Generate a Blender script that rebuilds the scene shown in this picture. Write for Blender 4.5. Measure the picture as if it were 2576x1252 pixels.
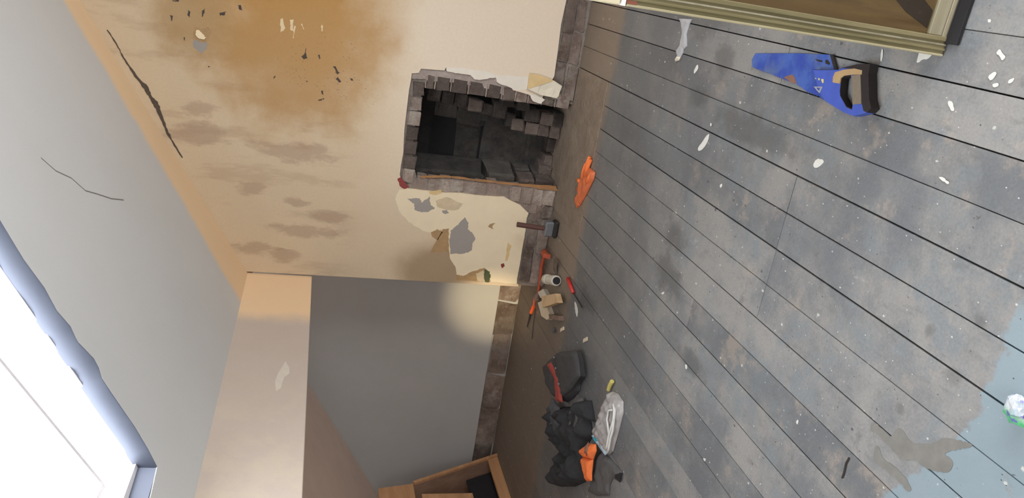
import bpy, bmesh, math, random
from math import sin, cos, pi, radians
from mathutils import Vector, Matrix, noise as mnoise
from mathutils.geometry import tessellate_polygon, delaunay_2d_cdt

for o in list(bpy.data.objects): bpy.data.objects.remove(o)
sc = bpy.context.scene
COL = sc.collection
random.seed(7)

# ------------------------------------------------------------------ camera, sky, exposure
CAMR = ((0.153473, -0.929693, -0.334838), (-0.218659, -0.362403, 0.906009), (-0.963657, -0.065832, -0.258905))
cam = bpy.data.cameras.new('camera'); cam_ob = bpy.data.objects.new('camera', cam); COL.objects.link(cam_ob)
cam.sensor_width = 36.0; cam.lens = 36.0 * 1935 / 2576; cam.clip_start = .05
m = Matrix([[r[0], -r[1], -r[2], 0] for r in CAMR] + [[0, 0, 0, 1]])
cam_ob.matrix_world = Matrix.Translation((0, 0, 1.6)) @ m       # the phone is held on its side
sc.camera = cam_ob
world = bpy.data.worlds.new('overcast_sky'); sc.world = world; world.use_nodes = True
bg = world.node_tree.nodes['Background']; bg.inputs[0].default_value = (.95, .97, 1, 1); bg.inputs[1].default_value = 7.0
sc.view_settings.view_transform = 'Standard'; sc.view_settings.look = 'None'
sc.view_settings.gamma = 1; sc.view_settings.use_curve_mapping = False
sc.view_settings.exposure = 0.75
def portal(name, loc, rot, sx, sy):
    l = bpy.data.lights.new(name, 'AREA'); l.shape = 'RECTANGLE'; l.size = sx; l.size_y = sy; l.cycles.is_portal = True
    o = bpy.data.objects.new(name, l); COL.objects.link(o); o.location = loc; o.rotation_euler = rot; return o
TH = math.atan(.594)
portal('skylight_portal', (-1.36, 1.95, 2.47), (0, -TH, 0), 1.1, 1.35)
portal('added_window_portal', (2.58, .7, 1.17), (0, radians(90), 0), 1.53, 3.68)
portal('back_window_portal', (0, -1.58, 1.65), (radians(90), 0, 0), 1.3, 1.2)


sp = bpy.data.lights.new('alcove_patch_spot', 'SPOT'); sp.energy = 800; sp.color = (1, .80, .48); sp.spot_size = radians(8.5); sp.spot_blend = 1; sp.shadow_soft_size = .04  # unseen warm spot added to throw the light patch on the alcove wall
so = bpy.data.objects.new('alcove_patch_spot', sp); COL.objects.link(so); so.location = (-1.75, -.5, 1.75)
so.rotation_euler = (Vector((-2.33, 5.2, .2)) - so.location).to_track_quat('-Z', 'Y').to_euler()
# outlines measured on the photograph, in metres on their own plane (x,z on the wall, x,y on the floor)
DATA={
 'plaster_edge':[(-0.123,0.165),(-0.259,0.171),(-0.396,0.164),(-0.439,0.162),(-0.572,0.158),(-0.673,0.199),(-0.739,0.22),(-0.705,0.302),(-0.689,0.41),(-0.679,0.419),(-0.652,0.519),(-0.625,0.53),(-0.632,0.588),(-0.65,0.621),(-0.654,0.657),(-0.63,0.689),(-0.63,0.747),(-0.625,0.84),(-0.601,0.846),(-0.623,0.854),(-0.629,0.997),(-0.656,1.008),(-0.664,1.049),(-0.696,1.049),(-0.766,1.055),(-0.892,1.056),(-1.014,1.057),(-1.159,1.048),(-1.242,1.054),(-1.302,1.055),(-1.382,1.025),(-1.386,0.988),(-1.386,0.99),(-1.389,0.91),(-1.39,0.854),(-1.393,0.742),(-1.385,0.649),(-1.392,0.553),(-1.39,0.412),(-1.385,0.36),(-1.408,0.311),(-1.432,0.242),(-1.462,0.204),(-1.486,0.173),(-1.521,0.18),(-1.595,0.175),(-1.678,0.174),(-1.755,0.175),(-1.853,0.173),(-1.96,0.176),(-2.003,0.172)],
 'white_patch':[(-1.398,1.049),(-1.463,1.067),(-1.544,1.034),(-1.611,0.966),(-1.657,0.879),(-1.678,0.808),(-1.647,0.748),(-1.636,0.699),(-1.73,0.69),(-1.837,0.666),(-1.903,0.619),(-1.958,0.605),(-1.969,0.557),(-1.93,0.497),(-1.901,0.415),(-2.0,0.366),(-2.002,0.176),(-1.963,0.178),(-1.855,0.175),(-1.757,0.178),(-1.68,0.177),(-1.598,0.177),(-1.523,0.183),(-1.489,0.175),(-1.464,0.206),(-1.434,0.244),(-1.41,0.313),(-1.388,0.363),(-1.392,0.414),(-1.395,0.555),(-1.387,0.651),(-1.395,0.744),(-1.392,0.857),(-1.391,0.912),(-1.388,0.992)],
 'tear1':[(-1.646,0.736),(-1.812,0.798),(-1.809,0.754),(-1.798,0.691),(-1.837,0.665),(-1.73,0.688),(-1.636,0.697)],
 'tear2':[(-1.968,0.556),(-1.929,0.497),(-1.899,0.415),(-1.999,0.36),(-2.0,0.599),(-1.96,0.603)],
 'tear3':[(-1.672,0.815),(-1.645,0.774),(-1.665,0.733),(-1.722,0.764),(-1.704,0.795)],
 'grey1':[(-1.454,0.992),(-1.485,0.942),(-1.523,0.938),(-1.539,0.893),(-1.532,0.844),(-1.503,0.807),(-1.482,0.837),(-1.428,0.85),(-1.474,0.894),(-1.444,0.916),(-1.454,0.964)],
 'grey2':[(-1.548,0.601),(-1.586,0.571),(-1.626,0.571),(-1.657,0.535),(-1.689,0.511),(-1.731,0.524),(-1.779,0.524),(-1.803,0.567),(-1.816,0.663),(-1.729,0.683),(-1.648,0.684),(-1.605,0.639)],
 'grey3':[(-1.515,0.758),(-1.509,0.727),(-1.528,0.712),(-1.539,0.73),(-1.534,0.749)],
 'tan1':[(-1.454,0.809),(-1.422,0.738),(-1.458,0.626),(-1.499,0.653),(-1.512,0.727),(-1.492,0.792)],
 'orange_chip':[(-1.394,0.857),(-1.374,0.782),(-1.396,0.773),(-1.411,0.802),(-1.412,0.852)],
 'green':[(-1.904,0.414),(-1.923,0.378),(-1.965,0.365),(-2.004,0.373),(-2.002,0.4),(-1.939,0.416)],
 'square':[(-1.943,0.472),(-1.919,0.422),(-1.999,0.4),(-1.999,0.454)],
 'redspot':[(-1.866,0.309),(-1.857,0.287),(-1.878,0.281),(-1.893,0.295)],
 'ochre':[(-1.703,0.284),(-1.725,0.254),(-1.838,0.267),(-1.839,0.283)],
 'brownmark':[(-1.602,0.438),(-1.581,0.422),(-1.572,0.391),(-1.597,0.41),(-1.619,0.397),(-1.608,0.421)],
 'red_corner':[(-1.329,1.067),(-1.316,1.046),(-1.344,1.022),(-1.379,0.989),(-1.393,1.016),(-1.376,1.047)],
 'white_torn':[(-0.601,0.846),(-0.593,0.723),(-0.596,0.586),(-0.607,0.526),(-0.596,0.328),(-0.674,0.315),(-0.689,0.41),(-0.679,0.419),(-0.652,0.519),(-0.625,0.53),(-0.65,0.621),(-0.654,0.657),(-0.63,0.689),(-0.63,0.747),(-0.625,0.84)],
 'flap':[(-0.571,0.324),(-0.573,0.257),(-0.597,0.158),(-0.623,0.103),(-0.686,0.115),(-0.702,0.127),(-0.696,0.228),(-0.675,0.299),(-0.671,0.323)],
 'flap2':[(-0.705,0.302),(-0.696,0.258),(-0.725,0.192),(-0.753,0.218),(-0.744,0.265)],
 'render_right':[(-0.63,0.996),(-0.626,0.842),(-0.632,0.745),(-0.632,0.687),(-0.656,0.655),(-0.651,0.619),(-0.626,0.528),(-0.653,0.517),(-0.684,0.415),(-0.693,0.369),(-0.748,0.413),(-0.705,0.531),(-0.69,0.737),(-0.69,0.852),(-0.701,0.942),(-0.69,0.965),(-0.697,1.044),(-0.666,1.048),(-0.657,1.007)],
 'render_left':[(-1.382,1.05),(-1.333,0.928),(-1.313,0.918),(-1.301,0.727),(-1.306,0.499),(-1.301,0.306),(-1.297,0.043),(-1.362,0.018),(-1.485,0.11),(-1.489,0.17),(-1.435,0.239),(-1.388,0.358),(-1.395,0.55),(-1.396,0.74),(-1.389,0.989)],
 'open_right':[(-0.722,0.957),(-0.765,0.849),(-0.763,0.741),(-0.769,0.638),(-0.767,0.528),(-0.764,0.417),(-0.788,0.177)],
 'open_left':[(-1.302,0.93),(-1.283,0.777),(-1.289,0.55),(-1.291,0.318),(-1.287,0.017)],
 'open_top':[(-0.722,0.957),(-0.759,0.974),(-0.867,0.993),(-0.976,1.01),(-1.079,1.013),(-1.194,0.986),(-1.274,0.955),(-1.302,0.93)],
 'jamb_joints':[(-0.706,0.941),(-0.701,0.849),(-0.703,0.745),(-0.704,0.64),(-0.713,0.529),(-0.715,0.424)],
 'chip':[(-0.578,2.271),(-0.571,2.258),(-0.59,2.237),(-0.609,2.216),(-0.621,2.226),(-0.617,2.257),(-0.597,2.273)],
 'chip_torn':[(-0.558,2.279),(-0.565,2.253),(-0.558,2.225),(-0.548,2.212),(-0.567,2.191),(-0.623,2.205),(-0.636,2.215),(-0.636,2.257),(-0.618,2.286)],
 'chip_grey':[(-0.629,2.286),(-0.635,2.21),(-0.674,2.215),(-0.7,2.246),(-0.667,2.283)],
 'spot0':[(-0.646,1.697),(-0.633,1.682),(-0.592,1.676),(-0.634,1.668),(-0.65,1.661),(-0.661,1.683)],
 'spot1':[(-0.628,1.604),(-0.621,1.593),(-0.643,1.588),(-0.65,1.596)],
 'spot2':[(-0.68,1.515),(-0.678,1.498),(-0.715,1.473),(-0.725,1.483)],
 'spot3':[(-0.753,1.493),(-0.737,1.482),(-0.761,1.46),(-0.771,1.471)],
 'spot4':[(-0.888,1.586),(-0.872,1.553),(-0.88,1.549),(-0.893,1.58)],
 'spot5':[(-0.737,1.413),(-0.738,1.396),(-0.754,1.386),(-0.751,1.403)],
 'spot6':[(-0.785,1.664),(-0.781,1.65),(-0.793,1.655)],
 'spot7':[(-0.465,2.151),(-0.449,2.115),(-0.471,2.12),(-0.48,2.146)],
 'spot8':[(-0.408,2.054),(-0.406,2.038),(-0.436,2.027),(-0.429,2.048)],
 'spot9':[(-0.472,2.313),(-0.48,2.301),(-0.513,2.303),(-0.498,2.316)],
 'spot10':[(-0.467,2.242),(-0.449,2.227),(-0.492,2.234),(-0.501,2.241)],
 'spot11':[(-0.511,2.405),(-0.514,2.389),(-0.545,2.399)],
 'spot12':[(-0.624,2.335),(-0.621,2.327),(-0.64,2.327),(-0.638,2.332)],
 'spot13':[(-0.764,2.205),(-0.765,2.189),(-0.775,2.2)],
 'spot14':[(-0.431,2.395),(-0.426,2.36),(-0.436,2.367),(-0.437,2.392)],
 'spot15':[(-0.83,1.57),(-0.831,1.559),(-0.855,1.557),(-0.85,1.566)],
 'spot16':[(-0.784,1.845),(-0.772,1.837),(-0.783,1.834),(-0.796,1.842)],
 'pale0':[(-0.454,1.823),(-0.444,1.81),(-0.502,1.793),(-0.528,1.819)],
 'pale1':[(-0.45,1.772),(-0.444,1.75),(-0.507,1.75),(-0.504,1.766)],
 'pale2':[(-0.479,1.746),(-0.481,1.737),(-0.551,1.744),(-0.546,1.75)],
 'pale3':[(-0.563,1.752),(-0.571,1.724),(-0.641,1.703),(-0.683,1.717),(-0.645,1.736)],
 'pale4':[(-0.453,1.596),(-0.457,1.587),(-0.49,1.585),(-0.486,1.594)],
 'pale5':[(-0.463,1.708),(-0.462,1.703),(-0.488,1.69),(-0.494,1.695)],
 'pale6':[(-0.558,2.206),(-0.562,2.191),(-0.568,2.196)],
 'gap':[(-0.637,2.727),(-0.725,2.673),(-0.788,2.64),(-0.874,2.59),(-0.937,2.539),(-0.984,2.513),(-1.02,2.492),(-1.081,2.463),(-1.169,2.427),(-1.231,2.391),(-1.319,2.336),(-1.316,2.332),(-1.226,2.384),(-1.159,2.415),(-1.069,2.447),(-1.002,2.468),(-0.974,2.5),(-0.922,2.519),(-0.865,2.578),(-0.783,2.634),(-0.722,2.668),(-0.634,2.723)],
 'saw_blade':[(-0.146,2.71),(-0.112,2.452),(-0.09,2.249),(-0.129,2.201),(-0.238,2.145),(-0.237,2.199),(-0.226,2.252),(-0.222,2.332),(-0.209,2.395),(-0.202,2.566),(-0.197,2.706),(-0.172,2.724)],
 'saw_rust':[(-0.2,2.483),(-0.182,2.436),(-0.189,2.419),(-0.208,2.393),(-0.209,2.426)],
 'saw_handle':[(-0.148,2.29),(-0.134,2.19),(-0.129,2.165),(-0.113,2.128),(-0.101,2.084),(-0.09,2.025),(-0.117,2.021),(-0.186,1.985),(-0.209,1.964),(-0.226,1.976),(-0.247,2.03),(-0.246,2.076),(-0.234,2.162),(-0.222,2.204),(-0.194,2.241)],
 'saw_hole':[(-0.148,2.138),(-0.14,2.128),(-0.134,2.096),(-0.166,2.076),(-0.22,2.046),(-0.231,2.044),(-0.229,2.072),(-0.202,2.118),(-0.187,2.127)],
 'saw_back':[(-0.121,2.147),(-0.1,2.081),(-0.09,2.021),(-0.117,2.017),(-0.185,1.981),(-0.209,1.96),(-0.225,1.973),(-0.223,1.989),(-0.206,2.004),(-0.118,2.053),(-0.114,2.09)],
 'saw_tan':[(-0.154,2.174),(-0.138,2.171),(-0.124,2.133),(-0.113,2.085),(-0.113,2.048),(-0.125,2.044),(-0.133,2.092),(-0.141,2.125),(-0.15,2.136),(-0.167,2.133),(-0.169,2.168)],
 'saw_grip':[(-0.135,2.089),(-0.126,2.049),(-0.206,2.006),(-0.215,2.044)],
 'saw_edge':[(-0.091,2.254),(-0.089,2.24),(-0.129,2.198),(-0.131,2.213)],
 'saw_m1':[(-0.115,2.332),(-0.114,2.29),(-0.12,2.289),(-0.12,2.314)],
 'saw_m2':[(-0.11,2.275),(-0.108,2.263),(-0.117,2.246),(-0.123,2.247),(-0.121,2.27)],
 'saw_m3':[(-0.148,2.323),(-0.137,2.227),(-0.142,2.227),(-0.153,2.321)],
 'saw_t':[(-0.198,2.263),(-0.19,2.216),(-0.213,2.222)],
 'saw_g1':[(-0.168,2.251),(-0.168,2.242),(-0.174,2.241),(-0.174,2.248)],
 'saw_g2':[(-0.168,2.234),(-0.167,2.222),(-0.178,2.217),(-0.18,2.223),(-0.175,2.228),(-0.174,2.231)],
 'saw_g3':[(-0.171,2.269),(-0.17,2.262),(-0.174,2.262)],
 'pouch':[(-2.165,4.064),(-2.065,3.897),(-2.001,3.789),(-2.032,3.719),(-2.092,3.644),(-2.169,3.686),(-2.206,3.675),(-2.304,3.748),(-2.38,3.825),(-2.426,3.928),(-2.446,4.084),(-2.375,4.261),(-2.262,4.155)],
 'pouch_red':[(-2.289,4.125),(-2.236,4.065),(-2.241,3.882),(-2.289,3.809),(-2.335,3.752),(-2.386,3.849),(-2.292,3.938)],
 'pouch_top':[(-2.197,4.029),(-2.111,3.965),(-1.966,3.714),(-1.993,3.648),(-2.054,3.578),(-2.192,3.665),(-2.296,3.763),(-2.223,3.851)],
 'jacket':[(-2.519,3.985),(-2.424,3.865),(-2.378,3.793),(-2.286,3.62),(-2.196,3.574),(-2.141,3.485),(-2.201,3.344),(-2.233,3.406),(-2.283,3.329),(-2.412,3.392),(-2.454,3.366),(-2.495,3.27),(-2.581,3.313),(-2.724,3.452),(-2.886,3.659),(-2.927,3.801),(-2.87,3.79),(-2.741,3.722),(-2.646,3.695),(-2.661,3.743),(-2.601,3.933)],
 'glove2':[(-2.409,3.387),(-2.312,3.304),(-2.26,3.224),(-2.283,3.199),(-2.351,3.213),(-2.42,3.193),(-2.455,3.173),(-2.506,3.233),(-2.474,3.264),(-2.462,3.33),(-2.43,3.35)],
 'rag':[(-2.381,3.277),(-2.302,3.214),(-2.272,3.126),(-2.232,2.952),(-2.295,2.953),(-2.331,3.031),(-2.385,3.049),(-2.436,3.03),(-2.542,3.158),(-2.607,3.279),(-2.523,3.26),(-2.428,3.271)],
 'rag_corner':[(-2.265,2.996),(-2.23,2.94),(-2.283,2.937),(-2.297,2.987)],
 'packet':[(-1.989,3.292),(-1.949,3.253),(-1.924,3.187),(-1.923,3.11),(-1.973,3.081),(-2.099,3.085),(-2.217,3.095),(-2.266,3.129),(-2.292,3.331),(-2.274,3.365),(-2.177,3.332),(-2.071,3.308)],
 'packet_label':[(-2.292,3.354),(-2.263,3.325),(-2.229,3.192),(-2.233,3.106),(-2.266,3.129),(-2.284,3.246)],
 'cable':[(-1.961,3.134),(-1.986,3.1),(-2.055,3.099),(-2.122,3.13),(-2.087,3.09),(-2.158,3.079),(-2.189,3.111),(-2.103,3.091),(-2.17,3.062)],
 'loop':[(-2.037,3.18),(-1.997,3.143),(-1.986,3.1),(-2.033,3.102),(-2.079,3.125),(-2.07,3.171)],
 'yellow':[(-1.94,3.29),(-1.891,3.287),(-1.868,3.26),(-1.86,3.235),(-1.907,3.248),(-1.932,3.264)],
 'glove1':[(-0.938,4.214),(-0.934,4.174),(-1.004,4.163),(-1.009,4.107),(-1.05,4.104),(-1.119,4.148),(-1.19,4.194),(-1.257,4.245),(-1.289,4.284),(-1.277,4.328),(-1.227,4.334),(-1.19,4.31),(-1.141,4.316),(-1.149,4.37),(-1.074,4.287),(-1.009,4.259)],
 'tape':[(-0.082,3.44),(-0.073,3.308),(-0.099,3.324),(-0.143,3.331),(-0.171,3.312),(-0.191,3.301),(-0.209,3.326),(-0.227,3.325),(-0.26,3.344),(-0.271,3.384),(-0.245,3.375),(-0.226,3.399),(-0.192,3.371),(-0.141,3.381),(-0.107,3.404)],
 'splash0':[(-0.501,2.912),(-0.53,2.908),(-0.57,2.93),(-0.594,2.966),(-0.583,2.983),(-0.546,2.953),(-0.517,2.936)],
 'splash1':[(-0.418,2.179),(-0.41,2.147),(-0.417,2.135),(-0.435,2.15),(-0.448,2.172),(-0.441,2.188)],
 'splash2':[(-0.331,1.664),(-0.326,1.648),(-0.334,1.621),(-0.34,1.626),(-0.336,1.648)],
 'splash3':[(-0.031,1.877),(-0.028,1.821),(-0.048,1.837),(-0.05,1.855),(-0.065,1.874),(-0.044,1.876)],
 'splash4':[(-0.044,2.031),(-0.045,2.023),(-0.077,2.013),(-0.079,2.02)],
 'splash5':[(-0.004,1.622),(0.009,1.616),(-0.001,1.604),(-0.008,1.589),(-0.019,1.596),(-0.008,1.608)],
 'splash6':[(-0.138,1.718),(-0.138,1.703),(-0.158,1.686),(-0.162,1.696),(-0.147,1.716)],
 'splash7':[(-0.06,1.622),(-0.045,1.607),(-0.049,1.597),(-0.07,1.607)],
 'splash8':[(-0.075,1.601),(-0.069,1.584),(-0.077,1.58),(-0.083,1.593)],
 'splash9':[(0.072,1.683),(0.073,1.673),(0.066,1.67),(0.064,1.677)],
 'splash10':[(-0.058,1.558),(-0.05,1.543),(-0.062,1.545),(-0.067,1.556)],
 'splash11':[(-0.672,2.73),(-0.662,2.715),(-0.671,2.71),(-0.683,2.719)],
 'splash12':[(-0.461,2.928),(-0.46,2.913),(-0.472,2.912),(-0.472,2.922)],
 'splash13':[(-1.276,2.999),(-1.254,2.972),(-1.266,2.971),(-1.276,2.986)],
 'splash14':[(-0.257,3.169),(-0.251,3.156),(-0.271,3.145),(-0.297,3.173),(-0.28,3.182)],
 'splash15':[(-1.449,2.644),(-1.44,2.628),(-1.454,2.616),(-1.464,2.629)],
 'splash16':[(-1.226,1.887),(-1.226,1.879),(-1.242,1.879),(-1.238,1.889)],
 'splash17':[(-1.703,2.336),(-1.689,2.313),(-1.707,2.315)],
 'splash18':[(-1.806,4.045),(-1.8,4.012),(-1.824,3.955),(-1.872,3.947),(-1.853,3.994)],
 'worm':[(-1.187,1.626),(-1.21,1.63),(-1.239,1.625),(-1.259,1.625)],
 'dark0':[(-1.034,1.592),(-1.036,1.531),(-1.04,1.513),(-0.998,1.506),(-0.995,1.482),(-1.005,1.462),(-1.007,1.437),(-0.962,1.378),(-0.931,1.361),(-0.892,1.273),(-0.925,1.299),(-0.973,1.35),(-0.967,1.309),(-1.004,1.308),(-1.034,1.358),(-1.043,1.424),(-1.071,1.451),(-1.065,1.49),(-1.058,1.564),(-1.069,1.592)],
 'dark1':[(-1.102,1.554),(-1.084,1.546),(-1.11,1.517),(-1.098,1.449),(-1.115,1.39),(-1.135,1.4),(-1.125,1.446),(-1.132,1.506),(-1.134,1.544)],
 'bar':[(-1.734,4.633),(-1.853,4.684),(-1.929,4.691),(-2.021,4.708)],
 'chisel':[(-2.116,4.775),(-2.177,4.754),(-2.244,4.802),(-2.387,4.842)],
 'coup':[(-1.869,4.527),(-1.778,4.297)],
 'blockA':[(-1.971,4.468),(-1.835,4.214),(-1.863,4.141),(-2.024,4.406)],
 'blockB':[(-2.089,4.624),(-2.013,4.506),(-2.045,4.317),(-2.098,4.378),(-2.131,4.502)],
 'white':[(-2.035,4.679),(-1.962,4.575),(-1.97,4.479),(-2.041,4.599)],
 'brickbit':[(-2.065,4.403),(-1.966,4.168),(-1.999,4.155),(-2.09,4.369)],
 'sd':[(-1.723,4.172),(-1.755,4.063),(-1.758,3.891)],
 'shard':[(-1.682,4.393),(-1.779,4.448),(-1.738,4.374)],
 'lineb':[(-2.191,4.739),(-2.407,4.697)],
 'chipw':[(-2.042,4.172),(-2.03,4.14),(-2.062,4.135),(-2.073,4.16)],
 'hole_edge':[(-0.9983,2.6531),(-1.1212,2.6183),(-1.2178,2.6219),(-1.2884,2.5898),(-1.3493,2.6077),(-1.3822,2.585),(-1.3966,2.5785),(-1.4674,2.6093),(-1.4971,2.596),(-1.5232,2.5602),(-1.5751,2.5527),(-1.7047,2.5432),(-1.784,2.5201),(-1.8393,2.491)],
 'ceil_crack':[(-0.9406,3.1796),(-0.9966,3.2219),(-1.05,3.3044),(-1.1118,3.352),(-1.1522,3.4326),(-1.2008,3.5371),(-1.2443,3.6507)],
}

CRACK=[((p[0]+2.04)/cos(TH)+.002*(-1)**i,p[1]) for i,p in enumerate(DATA['ceil_crack'])]
CRACK=CRACK+[(u+.005,v+.002) for u,v in CRACK[::-1]]
# ------------------------------------------------------------------ material helpers
class NT:
    def __init__(s, name, rough=.8, metallic=0.0):
        s.m = bpy.data.materials.new(name); s.m.use_nodes = True; s.t = s.m.node_tree
        s.b = s.t.nodes['Principled BSDF']; s.b.inputs['Roughness'].default_value = rough; s.b.inputs['Metallic'].default_value = metallic
        g = s.t.nodes.new('ShaderNodeNewGeometry'); s.P = g.outputs['Position']
        s.x = None
    def n(s, t, **k):
        x = s.t.nodes.new(t)
        for a, b in k.items(): setattr(x, a, b)
        return x
    def set(s, sock, v):
        if hasattr(v, 'is_linked') or isinstance(v, bpy.types.NodeSocket): s.t.links.new(v, sock)
        elif isinstance(v, (tuple, list)) and len(v) == 3 and sock.type == 'RGBA': sock.default_value = (*v, 1)
        else: sock.default_value = v
    def xyz(s):
        if s.x is None:
            q = s.n('ShaderNodeSeparateXYZ'); s.t.links.new(s.P, q.inputs[0]); s.x = q.outputs
        return s.x
    def noise(s, scale, detail=4, rough=.55, dist=0.0, stretch=None, out='Fac', off=None):
        x = s.n('ShaderNodeTexNoise'); x.inputs['Scale'].default_value = scale; x.inputs['Detail'].default_value = detail
        x.inputs['Roughness'].default_value = rough; x.inputs['Distortion'].default_value = dist
        v = s.P
        if stretch or off:
            mp = s.n('ShaderNodeMapping'); s.t.links.new(v, mp.inputs[0])
            if stretch: mp.inputs['Scale'].default_value = stretch
            if off: mp.inputs['Location'].default_value = off
            v = mp.outputs[0]
        s.t.links.new(v, x.inputs['Vector']); return x.outputs[out]
    def math(s, op, a, b=0.0, c=0.0, clamp=False):
        x = s.n('ShaderNodeMath', operation=op, use_clamp=clamp)
        for i, v in enumerate((a, b, c)): s.set(x.inputs[i], v)
        return x.outputs[0]
    def step(s, v, lo, hi):                       # smoothstep lo->hi
        x = s.n('ShaderNodeMapRange', interpolation_type='SMOOTHSTEP'); s.set(x.inputs[0], v)
        s.set(x.inputs[1], lo); s.set(x.inputs[2], hi); return x.outputs[0]
    def mix(s, f, a, b):
        x = s.n('ShaderNodeMix', data_type='RGBA'); s.set(x.inputs[0], f); s.set(x.inputs[6], a); s.set(x.inputs[7], b); return x.outputs[2]
    def mul(s, a, b):
        x = s.n('ShaderNodeMix', data_type='RGBA', blend_type='MULTIPLY'); x.inputs[0].default_value = 1; s.set(x.inputs[6], a); s.set(x.inputs[7], b); return x.outputs[2]
    def scale(s, c, f):
        x = s.n('ShaderNodeVectorMath', operation='SCALE'); s.set(x.inputs[0], c); s.set(x.inputs['Scale'], f); return x.outputs[0]
    def rnd(s): return s.n('ShaderNodeObjectInfo').outputs['Random']
    def dist(s, c, r=(1, 1, 1)):                 # distance to a point, per-axis radii
        a = s.n('ShaderNodeVectorMath', operation='SUBTRACT'); s.t.links.new(s.P, a.inputs[0]); a.inputs[1].default_value = c
        b = s.n('ShaderNodeVectorMath', operation='DIVIDE'); s.t.links.new(a.outputs[0], b.inputs[0]); b.inputs[1].default_value = r
        l = s.n('ShaderNodeVectorMath', operation='LENGTH'); s.t.links.new(b.outputs[0], l.inputs[0]); return l.outputs['Value']
    def vor(s, scale, off=(0, 0, 0), out='Distance', stretch=None, rand=1.0):
        x = s.n('ShaderNodeTexVoronoi'); x.inputs['Scale'].default_value = scale; x.inputs['Randomness'].default_value = rand
        mp = s.n('ShaderNodeMapping'); mp.inputs['Location'].default_value = off
        if stretch: mp.inputs['Scale'].default_value = stretch
        s.t.links.new(s.P, mp.inputs[0]); s.t.links.new(mp.outputs[0], x.inputs['Vector']); return x
    def base(s, c): s.set(s.b.inputs['Base Color'], c)
    def bump(s, h, strength=.3, d=.005):
        x = s.n('ShaderNodeBump'); x.inputs['Strength'].default_value = strength; x.inputs['Distance'].default_value = d
        s.set(x.inputs['Height'], h); s.t.links.new(x.outputs[0], s.b.inputs['Normal'])

def simple(name, col, rough=.7, var=.25, scale=30, metallic=0.0, bump=.2, stretch=None, per=0.0, spec=None):
    q = NT(name, rough, metallic); n = q.noise(scale, 5, .6, stretch=stretch)
    c = q.mix(n, tuple(v * (1 - var) for v in col), tuple(min(1, v * (1 + var)) for v in col))
    if per: c = q.scale(c, q.math('MULTIPLY_ADD', q.rnd(), 2 * per, 1 - per))
    q.base(c)
    if bump: q.bump(n, bump, .004)
    if spec is not None: q.b.inputs['Specular IOR Level'].default_value = spec
    return q.m

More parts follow.
